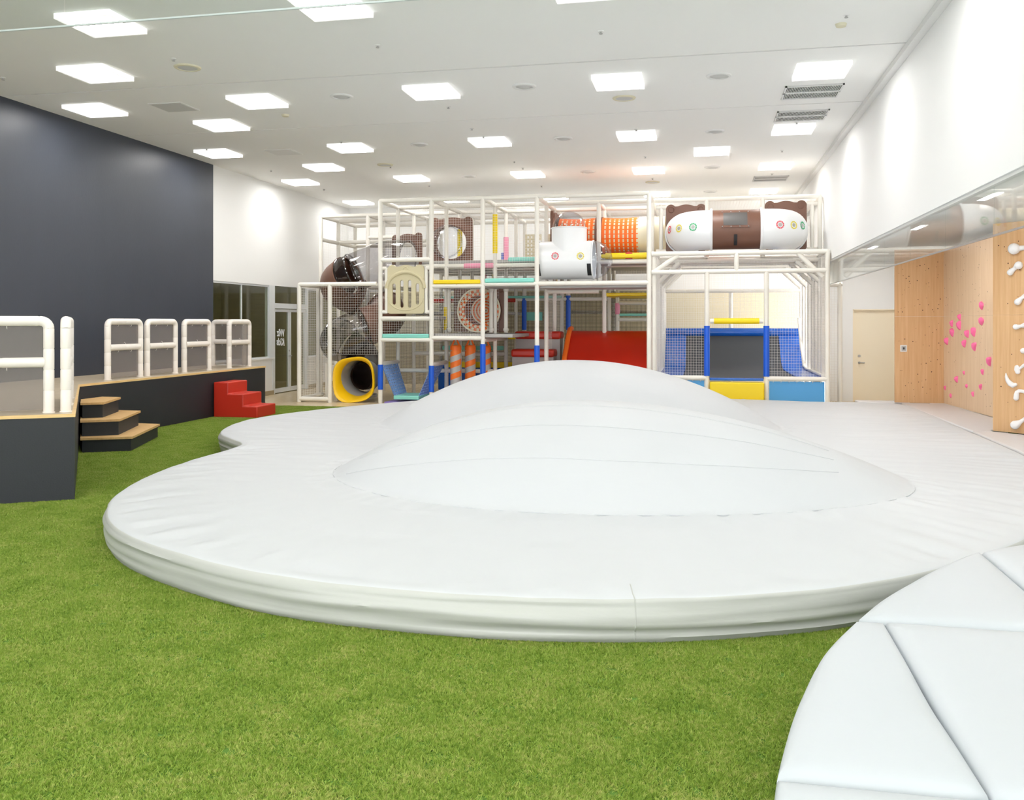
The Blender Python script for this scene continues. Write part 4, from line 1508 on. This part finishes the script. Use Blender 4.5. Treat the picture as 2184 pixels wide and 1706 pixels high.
tr_strip(TX0 + .3, TX1 - .3, 0, 'jump_bed', 'bed_grey')
tr_strip(TX0, TX0 + .47, .03, 'edge_pad', 'tramp_blue', th=.04)
tr_strip(TX1 - .47, TX1, .03, 'edge_pad', 'tramp_blue', th=.04)
MB().path([(TX0, 21.74, 1.42), (TX1, 21.74, 1.42)], .105, 16).build('top_bolster', 'tramp_blue', tr)
MB().box(GX[6] + .05, GX[7] - .05, 17.5, 17.66, .55, .6).build('front_pad', 'tramp_blue', tr, bevel=.01)
MB().path([(TX1 - .01, 17.6, .66), (TX1 - .01, 20.3, .66), (TX1 - .01, 20.75, .7), (TX1 - .02, 21.3, 1.2), (TX1 - .02, 21.72, 1.75)], .03, 10).build('side_rope', 'net_white', tr)
lg = MB()
for x in (TX0 + .1, TX1 - .1):
    for y in (17.8, 20.6): lg.tube((x, y, 0), (x, y, .58), .025, 10)
    lg.tube((x, 21.7, 0), (x, 21.7, 1.33), .025, 10)
lg.build('leg_frame', 'metal', tr)

# low net fence between the cage and the cream door
fe = thing('net_fence', 'narrow white pipe and net fence beside the cream door', 'fence', (2.75, 18.8, 0))
F = Frame(fe)
F.post(2.62, 18.2, 0, 2.42)
F.pipe((2.40, 18.2, 2.38), (2.66, 18.2, 2.38))
net(MB(), (2.36, 18.2, .05), (.26, 0, 0), (0, 0, 2.3), .05, .002).build('net', 'net_white', fe, smooth=0)


# ------------------------------------------------------------------ tubes, slides and toys on the frame
def bear_outline(w_, h_, ears=True, n=40):
    """rounded square with a low arched top and two round ears"""
    pts = []
    def arc(cx, cy, r, a0, a1, k):
        return [(cx + r * math.cos(a0 + (a1 - a0) * i / k), cy + r * math.sin(a0 + (a1 - a0) * i / k)) for i in range(k + 1)]
    hw, hh = w_ / 2, h_ / 2
    pts += arc(-hw + .06, -hh + .06, .06, PI, 1.5 * PI, 5)
    pts += arc(hw - .06, -hh + .06, .06, 1.5 * PI, 2 * PI, 5)
    re = .1
    if ears:
        pts += arc(hw - re, hh - re, re, -.1, PI * .8, 10)
        for i in range(1, 10):
            a = i / 10
            x = (hw - 2 * re - .0) * (1 - 2 * a)
            pts.append((x, hh - .055 + .05 * math.sin(PI * a)))
        pts += arc(-hw + re, hh - re, re, PI * .2, PI + .1, 10)
    else:
        pts += arc(hw - .1, hh - .1, .1, 0, PI / 2, 6) + arc(-hw + .1, hh - .1, .1, PI / 2, PI, 6)
    return pts


def circle(r, n=40, cx=0, cy=0): return [(cx + r * math.cos(2 * PI * i / n), cy + r * math.sin(2 * PI * i / n)) for i in range(n)]


def bear_panel(c, u, label, w_=.98, h_=1.02, r=.4, mt='brown', ring=True, cy=-.05):
    t = thing('bear_panel', label, 'panel', c, 'bear-eared tunnel panels')
    M = frame_m(c, u, (0, 0, 1))
    plate([bear_outline(w_, h_), circle(r, 44, 0, cy)], .06, M, .01).build('plate', mt, t, smooth=40)
    rel = MB()
    nn = Vector(u).normalized().cross(Vector((0, 0, 1)))
    cc = Vector(c) + Vector((0, 0, cy)) + nn * .03
    rel.ring(cc, nn, r + .04, .018, 44, 8)
    hw, hh = w_ / 2, h_ / 2
    uu = Vector(u).normalized()
    for sx in (-1, 1):
        rel.ring(Vector(c) + uu * sx * (hw - .11) + Vector((0, 0, hh - .11)) + nn * .03, nn, .055, .014, 20, 6)
    rel.build('raised_trim', mt, t)
    return t


def tube_part(parent, pts, r, mt, name='tube_section', n=28, rim=True, rim_mt=None):
    m_ = MB()
    m_.path(pts, r, n, False)
    o = m_.build(name, mt, parent, smooth=60)
    if rim:
        P = [Vector(p) for p in pts]
        rm = MB()
        rm.ring(P[0], P[1] - P[0], r + .008, .016, 32, 6).ring(P[-1], P[-1] - P[-2], r + .008, .016, 32, 6)
        rm.build('flange', rim_mt or mt, o)
    return o


# spiral tube slide
sx, sy, SR, sr = -7.2, 18.55, .52, .41
ss = thing('spiral_tube_slide', 'spiral tube slide of brown and clear sections with a yellow mouth', 'slide', (sx, sy, 0))
ZA, ZDROP = 3.02, 1.24


def helix(th):
    """th runs from 0 (upper deck side) downwards, clockwise seen from above"""
    return Vector((sx + SR * math.cos(-th), sy + SR * math.sin(-th), ZA - ZDROP * th / (2 * PI)))


segs = [(.5 * PI, .6 * PI, 'clear_grey'), (.6 * PI, 1.3 * PI, 'brown'), (1.3 * PI, 1.75 * PI, 'clear_grey'), (1.75 * PI, 2.35 * PI, 'brown'),
        (2.35 * PI, 2.7 * PI, 'clear_grey'), (2.7 * PI, 3.2 * PI, 'smoke_plastic')]
tube_part(ss, [(-6.25, 18.72, 3.02), (-6.42, 18.55, 3.03), (-6.6, 18.3, 3.0), helix(.5 * PI)], sr, 'clear_grey', 'tube_section')
for a, b, mt in segs:
    pts = [helix(a + (b - a) * i / 10) for i in range(11)]
    tube_part(ss, pts, sr, mt, rim_mt='brown' if mt == 'brown' else 'clear_grey')
pc = ony(762, 812, 17.75)
pc.z = .49
mouth_axis = Vector((-.03, -1, -.05)).normalized()
kn = [helix(3.2 * PI), helix(3.33 * PI), Vector((sx - .12, sy + .34, .83)), Vector((sx + .04, sy + .1, .64)), pc - mouth_axis * .42 + Vector((.02, 0, .02)), pc - mouth_axis * .2]
cv = []
for i in range(len(kn) - 1):
    a, b, c, d_ = kn[max(0, i - 1)], kn[i], kn[i + 1], kn[min(len(kn) - 1, i + 2)]
    for k in range(6):
        t = k / 6
        cv.append(.5 * ((2 * b) + (c - a) * t + (2 * a - 5 * b + 4 * c - d_) * t * t + (3 * b - a - 3 * c + d_) * t ** 3))
cv.append(kn[-1])
tube_part(ss, cv, [sr - .0045 * k for k in range(len(cv))], 'brown_shaded', 'tube_section', rim=False)  # brown section darkened, painting in the shade seen through the mouth
tube_part(ss, [pc - mouth_axis * .46, pc - mouth_axis * .02], [.34, .375], 'deck_grey', 'collar', rim=False)
# flared mouth
ex = MB()
axis = mouth_axis
u_ = axis.cross(Vector((0, 0, 1))).normalized(); v_ = u_.cross(axis)
rings = [(.0, .36), (.08, .365), (.16, .385), (.22, .415), (.25, .44), (.255, .462), (.235, .472), (.17, .455), (.1, .42)]
base_ = pc - mouth_axis * .04
vs, fs = [], []
nn_ = 40
for d_, rr_ in rings:
    for k in range(nn_):
        a = 2 * PI * k / nn_
        lob = 1.04 + ((-.06 * math.cos(4 * a + .5) - .03 * math.sin(a)) * min(1, d_ / .2))
        zz = rr_ * lob * math.sin(a)
        vs.append(base_ + axis * (d_ * (1 + .35 * (-math.sin(a)))) + u_ * rr_ * lob * math.cos(a) + v_ * zz)
for k in range(len(rings) - 1):
    for j in range(nn_): fs.append((k * nn_ + j, k * nn_ + (j + 1) % nn_, (k + 1) * nn_ + (j + 1) % nn_, (k + 1) * nn_ + j))
ex.add(vs, fs)
ex.build('exit_mouth', 'slide_yellow', ss, smooth=70)
bear_panel((-6.3, 18.85, 3.1), (.85, -.52, 0), 'brown bear-eared panel where the spiral slide starts', .98, 1.0, .36)
bear_panel((-5.5, 19.62, 3.5), (1, -.1, 0), 'brown bear-eared panel behind the clear bubble window', 1.0, 1.06, .36)
bw = thing('bubble_window', 'clear bubble window in the brown panel on the top deck', 'window', (-5.62, 19.55, 3.5))
MB().ball((-5.6, 19.56, 3.48), .36, 32, 10, lo=0, hi=PI / 2, axis=(-.1, -1, 0)).build('bubble', 'clear_plastic', bw, smooth=80)
MB().ring((-5.6, 19.56, 3.48), (-.1, -1, 0), .365, .02, 36, 8).build('rim', 'clear_plastic', bw)

# cream barrier panel
bp = thing('barrier_panel', 'cream slotted barrier panel with bear ears, beside the tube slide', 'panel', (-5.88, 17.53, 2.3))
M = frame_m((-5.88, 17.53, 2.33), (1, 0, 0), (0, 0, 1))


def slot(cx, z0, z1, w_=.035):
    p = []
    for i in range(9): p.append((cx + w_ * math.cos(PI * i / 8), z1 + w_ * math.sin(PI * i / 8)))
    for i in range(9): p.append((cx - w_ * math.cos(PI * i / 8), z0 - w_ * math.sin(PI * i / 8)))
    return p


plate([bear_outline(.78, 1.0), slot(-.25, -.28, .08), slot(-.083, -.34, .15), slot(.083, -.34, .15), slot(.25, -.28, .08)], .05, M, .008).build('plate', 'cream_panel', bp, smooth=40)
rel = MB()
pts = [(-5.88 + .4 * math.cos(a), 17.505, 2.33 + .02 + .33 * math.sin(a)) for a in [PI * i / 20 for i in range(21)]]
rel.path(pts, .04, 10)
pts = [(-5.88 + .38 * math.cos(a), 17.505, 2.33 - .15 - .28 * math.sin(a)) for a in [PI * i / 20 for i in range(21)]]
rel.path(pts, .012, 8)
rel.ring((-5.88, 17.505, 2.73), (0, 1, 0), .05, .012, 20, 6)
rel.build('raised_trim', 'cream_panel', bp)
for x in (GX[0] + .12, GX[1] - .12):
    pp = MB()
    pp.tube((x, 17.53, 1.84), (x, 17.53, 2.78), .035, 12).tube((x, 17.53, 1.87), (GX[0] if x < -6 else GX[1], 17.53, 1.87), .04, 12).tube((x, 17.53, 2.76), (GX[0] if x < -6 else GX[1], 17.53, 2.76), .04, 12)
    pp.build('clamp_pipe', 'pipe_white', bp)

# white crawl tee with clear bubbles
ct = thing('crawl_tee', 'white T-shaped crawl tube with clear bubble ends', 'crawl tube', (-2.6, 18.02, 2.95))
ya = 18.02
xa, xb = ony(1152, 555, ya).x, ony(1266, 555, ya).x
zt = ony(1215, 555, ya).z
xv = ony(1214, 500, ya).x
hm = MB()
hm.path([(xa, ya, zt), (xb, ya, zt)], .385, 36, False)
hm.build('cross_tube', 'tube_white', ct, smooth=60)
vm = MB()
ztop = ony(1215, 487, ya).z
vm.path([(xv, ya, zt), (xv, ya, ztop)], .355, 36, False)
vm.build('upright_tube', 'tube_white', ct, smooth=60)
MB().ball((xv, ya, ztop), .34, 32, 10, lo=0, hi=PI / 2).build('bubble', 'clear_plastic', ct, smooth=80)
MB().ball((xb, ya, zt), .38, 32, 10, lo=0, hi=PI / 2, axis=(1, 0, 0)).build('bubble', 'clear_plastic', ct, smooth=80)
MB().ring((xb, ya, zt), (1, 0, 0), .387, .016, 40, 8).ring((xa, ya, zt), (1, 0, 0), .387, .02, 40, 8).ring((xv, ya, ztop), (0, 0, 1), .358, .012, 40, 8).build('flange', 'tube_white', ct)
bk = MB()
for xx in (xa + .01, xb - .06):
    vs, fs = [], []
    for k in range(9):
        a = PI * (1.08 + .22 * k / 8)
        for dx in (-.03, .05):
            for rr_ in (.386, .398): vs.append((xx + dx, ya + rr_ * math.cos(a - PI / 2 + PI / 2), zt + rr_ * math.sin(a)))
    for k in range(8):
        b = k * 4
        fs += [(b + 1, b + 5, b + 7, b + 3), (b, b + 2, b + 6, b + 4), (b, b + 4, b + 5, b + 1), (b + 2, b + 3, b + 7, b + 6)]
    bk.add(vs, fs)
bk.build('bracket', 'black', ct)


def sticker(parent, c, nrm, r, mt):
    """ring-shaped sticker of short dashes round a pale disc"""
    nrm = Vector(nrm).normalized()
    u = nrm.cross(Vector((0, 0, 1))).normalized()
    v = u.cross(nrm)
    m_ = MB()
    for k in range(12):
        a0, a1 = 2 * PI * k / 12, 2 * PI * (k + .78) / 12
        vs = []
        for a in (a0, a1):
            for q_ in (r * .68, r):
                for h_ in (.001, .004): vs.append(Vector(c) + (u * math.cos(a) + v * math.sin(a)) * q_ + nrm * h_)
        m_.add(vs, [(1, 5, 7, 3), (0, 2, 6, 4), (0, 4, 5, 1), (2, 3, 7, 6), (0, 1, 3, 2), (4, 6, 7, 5)])
    m_.add([Vector(c) + nrm * .004] + [Vector(c) + (u * math.cos(2 * PI * k / 16) + v * math.sin(2 * PI * k / 16)) * r * .45 + nrm * .003 for k in range(16)],
           [(0, k + 1, (k + 1) % 16 + 1) for k in range(16)], 1)
    o = m_.build('sticker', [mt, 'deck_grey'], parent, smooth=0)
    return o


for px, py, mt in ((1184, 546, 'sticker_red'), (1238, 546, 'sticker_yellow')):
    p = ony(px, py, ya - .38)
    sticker(ct, (p.x, ya - .386, p.z), (0, -1, 0), .075, mt)

# orange webbing tunnel behind the tee
wt = thing('webbing_tunnel', 'orange woven webbing crawl tunnel behind the white crawl tee', 'crawl tunnel', (-2.0, 19.15, 3.45))
yw, zw, rw = 19.2, 3.5, .385
xe = [ony(px, 505, yw).x for px in (1196, 1272, 1287, 1363, 1386)]
for a, b in ((xe[0], xe[1]), (xe[2], xe[3])):
    L_ = b - a
    rad = lambda s: rw * (1 - .06 * math.sin(PI * s))
    iw = MB()
    iw.path([(a + L_ * k / 8, yw, zw) for k in range(9)], [rad(k / 8) * .985 for k in range(9)], 32, False)
    iw.build('liner', 'tube_cream', wt, smooth=60)
    wv = MB()
    nb = 8
    for k in range(nb):
        s0, s1 = k / nb, (k + .6) / nb
        wv.path([(a + L_ * s0, yw, zw), (a + L_ * s1, yw, zw)], [rad(s0), rad(s1)], 32, False)
        wv.ring((a + L_ * s0, yw, zw), (1, 0, 0), rad(s0), .006, 32, 5)
    for k in range(24):
        th = 2 * PI * k / 24
        for s in range(4):
            q0, q1 = s / 4, (s + 1) / 4
            wv.bar((a + L_ * q0, yw + (rad(q0) - .012) * math.cos(th), zw + (rad(q0) - .012) * math.sin(th)), (a + L_ * q1, yw + (rad(q1) - .012) * math.cos(th), zw + (rad(q1) - .012) * math.sin(th)), .015)
    wv.build('webbing', 'orange', wt, smooth=60)
hb = MB()
hb.path([(xe[1], yw, zw), (xe[2], yw, zw)], rw + .015, 32, False)
hb.build('hoop', 'brown', wt)
hb = MB()
hb.path([(xe[3], yw, zw), (GX[5] + .25, yw, zw)], rw, 32, False)
hb.build('end_tube', 'tube_cream', wt, smooth=60)
bear_panel((xe[0] - .12, yw, zw), (0, 1, 0), 'brown bear-eared panel seen edge-on beside the orange tunnel', .98, 1.05, .38)
sl = thing('play_board', 'yellow board with red spots below the orange tunnel', 'panel', (-1.5, 18.72, 3.0))
MB().box(-1.95, GX[5] - .08, 18.75, 18.8, 2.97, 3.1).build('board', 'yellow', sl, bevel=.02)
MB().lathe([(0, 0), (.09, 0), (.09, .01), (0, .01)], (-1.45, 18.75, 3.03), 18, axis=(0, -1, 0)).build('spot', 'red_vinyl', sl)

# long crawl tube with white elbows, over the trampoline
lt = thing('long_crawl_tube', 'long crawl tube of white elbows and a brown middle with a window', 'crawl tube', (.67, 17.9, 3.42))
yt = 17.85
zt = 3.44
rt = .385
xl, xr = ony(1463, 490, 18.55).x, ony(1676, 485, 18.55).x
xm0, xm1 = ony(1518, 485, yt).x, ony(1621, 482, yt).x


def elbow(x, sgn, xm):
    R_ = .62
    pts = [(x, 18.58, zt)]
    for k in range(13):
        a = PI / 2 * k / 12
        pts.append((x + sgn * .42 * (1 - math.cos(a)), yt + .42 - .42 * math.sin(a), zt))
    pts.append((xm, yt, zt))
    m_ = MB()
    m_.path(pts, rt, 36, False)
    o = m_.build('elbow', 'tube_white', lt, smooth=60)
    fl = MB()
    fl.ring((xm - sgn * .01, yt, zt), (1, 0, 0), rt + .012, .022, 40, 8)
    fl.ring((x, 18.52, zt), (0, 1, 0), rt + .02, .016, 40, 8)
    fl.build('flange', 'tube_white', o)
    return o


e1 = elbow(xl, 1, xm0)
e2 = elbow(xr, -1, xm1)
md_ = MB()
md_.path([(xm0, yt, zt), (xm1, yt, zt)], rt - .005, 36, False)
mid = md_.build('middle_tube', 'brown', lt, smooth=60)
# window plate bent round the tube
def bent(parent, x0, x1, a0, a1, r, th, mt, name, k=8):
    vs, fs = [], []
    for i in range(k + 1):
        a = a0 + (a1 - a0) * i / k
        for x in (x0, x1):
            for rr_ in (r, r + th): vs.append((x, yt - rr_ * math.cos(a), zt + rr_ * math.sin(a)))
    for i in range(k):
        b = i * 4
        fs += [(b + 1, b + 3, b + 7, b + 5), (b, b + 4, b + 6, b + 2), (b, b + 1, b + 5, b + 4), (b + 2, b + 6, b + 7, b + 3)]
    e_ = k * 4
    fs += [(0, 2, 3, 1), (e_, e_ + 1, e_ + 3, e_ + 2)]
    return MB().add(vs, fs).build(name, mt, parent, smooth=40)


wx0, wx1 = ony(1537, 465, yt - .35).x, ony(1600, 465, yt - .35).x
wn = bent(lt, wx0, wx1, .02, .98, rt - .004, .012, 'brown', 'window_frame')
bent(wn, wx0 + .05, wx1 - .05, .12, .86, rt + .006, .006, 'pane_grey', 'pane')
bl = MB()
for i in range(4):
    for a in (.06, .94): bl.ball((wx0 + .03 + (wx1 - wx0 - .06) * i / 3, yt - (rt + .01) * math.cos(a), zt + (rt + .01) * math.sin(a)), .012, 8, 6)
bl.build('bolts', 'metal', wn)
bx_ = ony(1569, 505, yt - .35).x
bent(lt, bx_ - .03, bx_ + .03, -.95, -.33, rt - .003, .014, 'black', 'bracket')
for px, py, mt, el in ((1428, 490, 'sticker_red', e1), (1448, 487, 'sticker_yellow', e1), (1478, 484, 'sticker_green', e1), (1664, 479, 'sticker_red', e2), (1693, 480, 'sticker_yellow', e2), (1712, 481, 'sticker_green', e2)):
    # where the line of sight meets the elbow's torus-like skin
    d_ = sight(px, py)
    o3 = Vector((0, 0, CAM_H))
    best = None
    for s in range(400):
        y_ = 17.3 + s * .003
        q_ = o3 + d_ * (y_ / d_.y)
        for (x_, sg, xm) in ((xl, 1, xm0), (xr, -1, xm1)):
            cx, cy = x_ + sg * .42, yt + .42
            vx, vy = q_.x - cx, q_.y - cy
            if vx * sg < 0 and vy < 0:
                rad = math.hypot(vx, vy)
                core = Vector((cx + vx / rad * .42, cy + vy / rad * .42, zt))
            elif vy >= 0: core = Vector((x_, q_.y, zt))
            else: core = Vector((q_.x, yt, zt))
            if (q_ - core).length < rt and best is None and abs(q_.x - x_) < .75: best = (q_, (q_ - core).normalized())
    if best: sticker(el, best[0], best[1], .078, mt)
bear_panel((xl, 18.6, 3.56), (1, 0, 0), 'brown bear-eared panel behind the white elbow nearest the orange tunnel', .8, .98, .36, cy=-.11)
bear_panel((xr, 18.6, 3.58), (1, 0, 0), 'brown bear-eared panel behind the white elbow nearest the bulkhead', .8, .98, .36, cy=-.13)
cp = MB()
for xq, sg in ((xl - .5, -1), (xr + .5, 1)):
    cp.tube((xq, 18.6, 3.05), (xq, 18.6, 4.05), .04, 12)
    for zz in (3.1, 4.0): cp.tube((xq - sg * .1, 18.6, zz), (xq + sg * .1, 18.6, zz), .045, 12)
cp.build('clamp_pipe', 'pipe_white', lt)
os_ = thing('toy_slide', 'orange slab under the brown middle of the long crawl tube', 'play board', (.35, 18.3, 2.98))
MB().box(.1, .6, 18.3, 18.5, 2.99, 3.07).build('board', 'orange', os_, bevel=.02)

# brown panel with orange basket tunnel on the middle deck
bc = ony(1024, 664, 18.75)
bt = bear_panel((bc.x, 18.75, 1.96), (1, 0, 0), 'brown bear-eared panel around the orange basket tunnel on the middle deck', 1.16, 1.02, .44)
kt = thing('basket_tunnel', 'orange and cream woven tunnel mouth on the middle deck', 'crawl tunnel', (bc.x, 19.2, 1.9))
tm = MB()
for k in range(7):
    y0, y1 = 18.66 + k * .14, 18.66 + k * .14 + .085
    tm.path([(bc.x, y0, 1.91), (bc.x, y1, 1.91)], [.43 - .012 * k, .43 - .012 * k - .006], 36, False)
for k in range(28):
    a = 2 * PI * k / 28
    tm.bar((bc.x + .43 * math.cos(a), 18.66, 1.91 + .43 * math.sin(a)), (bc.x + .35 * math.cos(a), 19.62, 1.91 + .35 * math.sin(a)), .012)
tm.build('webbing', 'orange', kt, smooth=50)
lm = MB()
lm.path([(bc.x, 18.67, 1.91), (bc.x, 19.65, 1.91)], [.445, .375], 36, False)
lm.build('liner', 'brown', kt, smooth=60)
nn_ = 44
fo, fc = MB(), MB()
for q_ in range(2):
    r0, r1 = (.445, .385) if q_ == 0 else (.38, .32)
    for k in range(nn_):
        tgt = fo if (k + q_) % 2 else fc
        vs = []
        for rr_, yy in ((r0, 18.66 - .02 * q_), (r1, 18.64 - .02 * q_)):
            for dk in (0, 1):
                a = 2 * PI * (k + dk) / nn_
                for dy in (0, .012): vs.append((bc.x + rr_ * math.cos(a), yy + dy, 1.91 + rr_ * math.sin(a)))
        tgt.add(vs, [(0, 2, 6, 4), (1, 5, 7, 3), (0, 1, 3, 2), (4, 6, 7, 5), (0, 4, 5, 1), (2, 3, 7, 6)])
fo.build('mouth_straps', 'orange', kt, smooth=0)
fc.ring((bc.x, 18.62, 1.91), (0, 1, 0), .46, .02, 40, 8)
fc.build('mouth_liner', 'tube_cream', kt, smooth=0)
eo, ec = MB(), MB()
cx_ = bc.x + .06
for k in range(9):
    (eo if k % 2 else ec).ring((cx_, 18.95 + .012 * k, 1.91), (0, 1, 0), .29 - .032 * k, .017, 36, 6)
eo.build('inner_straps', 'orange', kt)
ec.build('inner_liner', 'tube_cream', kt)
cpm = MB()
for xq in (bc.x - .62, bc.x + .3, bc.x + .62):
    cpm.tube((xq, 18.5, 1.44), (xq, 18.5, 2.38), .042, 12).ball((xq, 18.5, 2.34), .06, 12, 8).ball((xq, 18.5, 1.5), .06, 12, 8)
cpm.build('clamp_pipe', 'pipe_white', kt)

# hanging punch bags
for (px, y, zt_), l in zip(((972, 17.95, 1.13), (1003, 18.3, 1.12), (1036, 18.65, 1.1)),
                           ('orange and grey striped hanging punch bag, nearest the blue rope bridge', 'orange and grey striped hanging punch bag, second from the blue rope bridge', 'orange and grey striped hanging punch bag half behind the blue post sleeve')):
    p = ony(px, 780, y)
    t = thing('punch_bag', l, 'punch bag', (p.x, y, .2), 'striped punch bags')
    MB().lathe([(0, .22), (.105, .22), (.112, .24), (.112, zt_ - .02), (.108, zt_), (0, zt_)], (p.x, y, 0), 24).build('bag', 'bag_stripe', t, smooth=40)
    hm = MB()
    hm.lathe([(.114, zt_ - .05), (.116, zt_ - .03), (.116, zt_ + .03), (.1, zt_ + .055), (0, zt_ + .06)], (p.x, y, 0), 24)
    for a in (-1, 1): hm.path([(p.x + a * .085, y, zt_ + .03), (p.x + a * .012, y, zt_ + .2)], [.022, .016], 8)
    hm.ring((p.x, y, zt_ + .205), (0, 1, 0), .02, .01, 14, 6)
    hm.build('hanging_cap', 'orange', t, smooth=40)

# rope bridge: two perforated blue sheets and a turquoise step
rb = thing('rope_bridge', 'V-shaped blue perforated strap bridge with turquoise step', 'climbing net', (-5.87, 18.0, .08))


def sheet(p00, p10, p01, p11, nu, nv, w_=.42):
    m_ = MB()
    p00, p10, p01, p11 = (Vector(p) for p in (p00, p10, p01, p11))
    P = lambda s, t: p00.lerp(p10, s).lerp(p01.lerp(p11, s), t)
    nrm = (p10 - p00).cross(p01 - p00).normalized() * .006
    NR = [nrm]

    def cell(s0, s1, t0, t1):
        q = [P(s0, t0), P(s1, t0), P(s1, t1), P(s0, t1)]
        m_.add([a + NR[0] for a in q] + [a - NR[0] for a in q], [(0, 1, 2, 3), (7, 6, 5, 4), (0, 4, 5, 1), (1, 5, 6, 2), (2, 6, 7, 3), (3, 7, 4, 0)])
    for i in range(nu + 1):
        c = i / nu
        cell(max(0, c - w_ / nu * .6), min(1, c + w_ / nu * .6), 0, 1)
    NR[0] = nrm * .9
    for j in range(nv + 1):
        c = j / nv
        cell(0, 1, max(0, c - w_ / nv * .72), min(1, c + w_ / nv * .72))
    return m_


xs0, xs1 = -6.12, -5.62
sheet((GX[0] + .02, 17.52, .78), (GX[0] + .02, 18.5, .78), (xs0, 17.52, .14), (xs0, 18.3, .14), 7, 11).build('strap_sheet', 'rope_blue', rb, smooth=0)
sheet((GX[1] - .02, 17.6, .78), (GX[1] - .02, 18.5, .78), (xs1, 17.55, .14), (xs1, 18.3, .14), 7, 11).build('strap_sheet', 'rope_blue', rb, smooth=0)
MB().box(xs0 - .02, xs1 + .02, 17.5, 18.3, .08, .16).build('step_board', 'turquoise', rb, smooth=30, bevel=.015)
pm = MB().box(GX[0] + .1, -4.6, 17.45, 18.9, 0, .035)
rooted(pm, 'floor_mat', 'purple', 'thin lilac mat under the blue rope bridge', 'mat', (-5.5, 18.1, 0), bevel=.01)

# red slide and red climbing steps
rd = thing('red_slide', 'wide red slide with an orange side rim beside the trampoline', 'slide', (-1.5, 18.9, 0))
xa, xb = ony(1216, 712, 19.6).x, GX[5] - .1
prof = [(17.75, .1), (18.0, .16), (18.4, .42), (19.0, .93), (19.45, 1.3), (19.7, 1.45), (19.95, 1.47)]
vs, fs = [], []
for y, z in prof: vs += [(xa, y, z), (xb, y, z), (xb, y, z - .04), (xa, y, z - .04)]
for k in range(len(prof) - 1):
    a = k * 4; b = a + 4
    fs += [(a, a + 1, b + 1, b), (a + 3, b + 3, b + 2, a + 2), (a + 1, a + 2, b + 2, b + 1), (a, b, b + 3, a + 3)]
fs += [(3, 2, 1, 0), (len(vs) - 4, len(vs) - 3, len(vs) - 2, len(vs) - 1)]
MB().add(vs, fs).build('slide_bed', 'red_slide', rd, smooth=50)
MB().path([(xa - .02, y, z + .05) for y, z in prof], .055, 10).build('side_rim', 'orange', rd)
MB().box(xa, xb, 19.72, 19.78, 0, 1.4).build('support_board', 'deck_grey', rd, smooth=0)

cl = thing('climbing_steps', 'tall red-topped grey foam steps under the white crawl tee', 'soft steps', (-2.75, 19.0, 0))
for k, (zk, pxa, pxb, y) in enumerate(((1.46, 1098, 1196, 19.35), (1.08, 1090, 1182, 18.95), (.72, 1082, 1178, 18.6), (.38, 1078, 1174, 18.25))):
    a, b = ony(pxa, 720, y).x, ony(pxb, 720, y).x
    MB().box(a + .02, b - .02, y + .02, y + .5, 0 if k else 0, zk - .1).build('riser_block', 'deck_grey', cl, smooth=0)
    MB().box(a, b, y - .04, y + .5, zk - .17, zk).build('tread_pad', 'red_vinyl', cl, smooth=30, bevel=.05, seg=3)
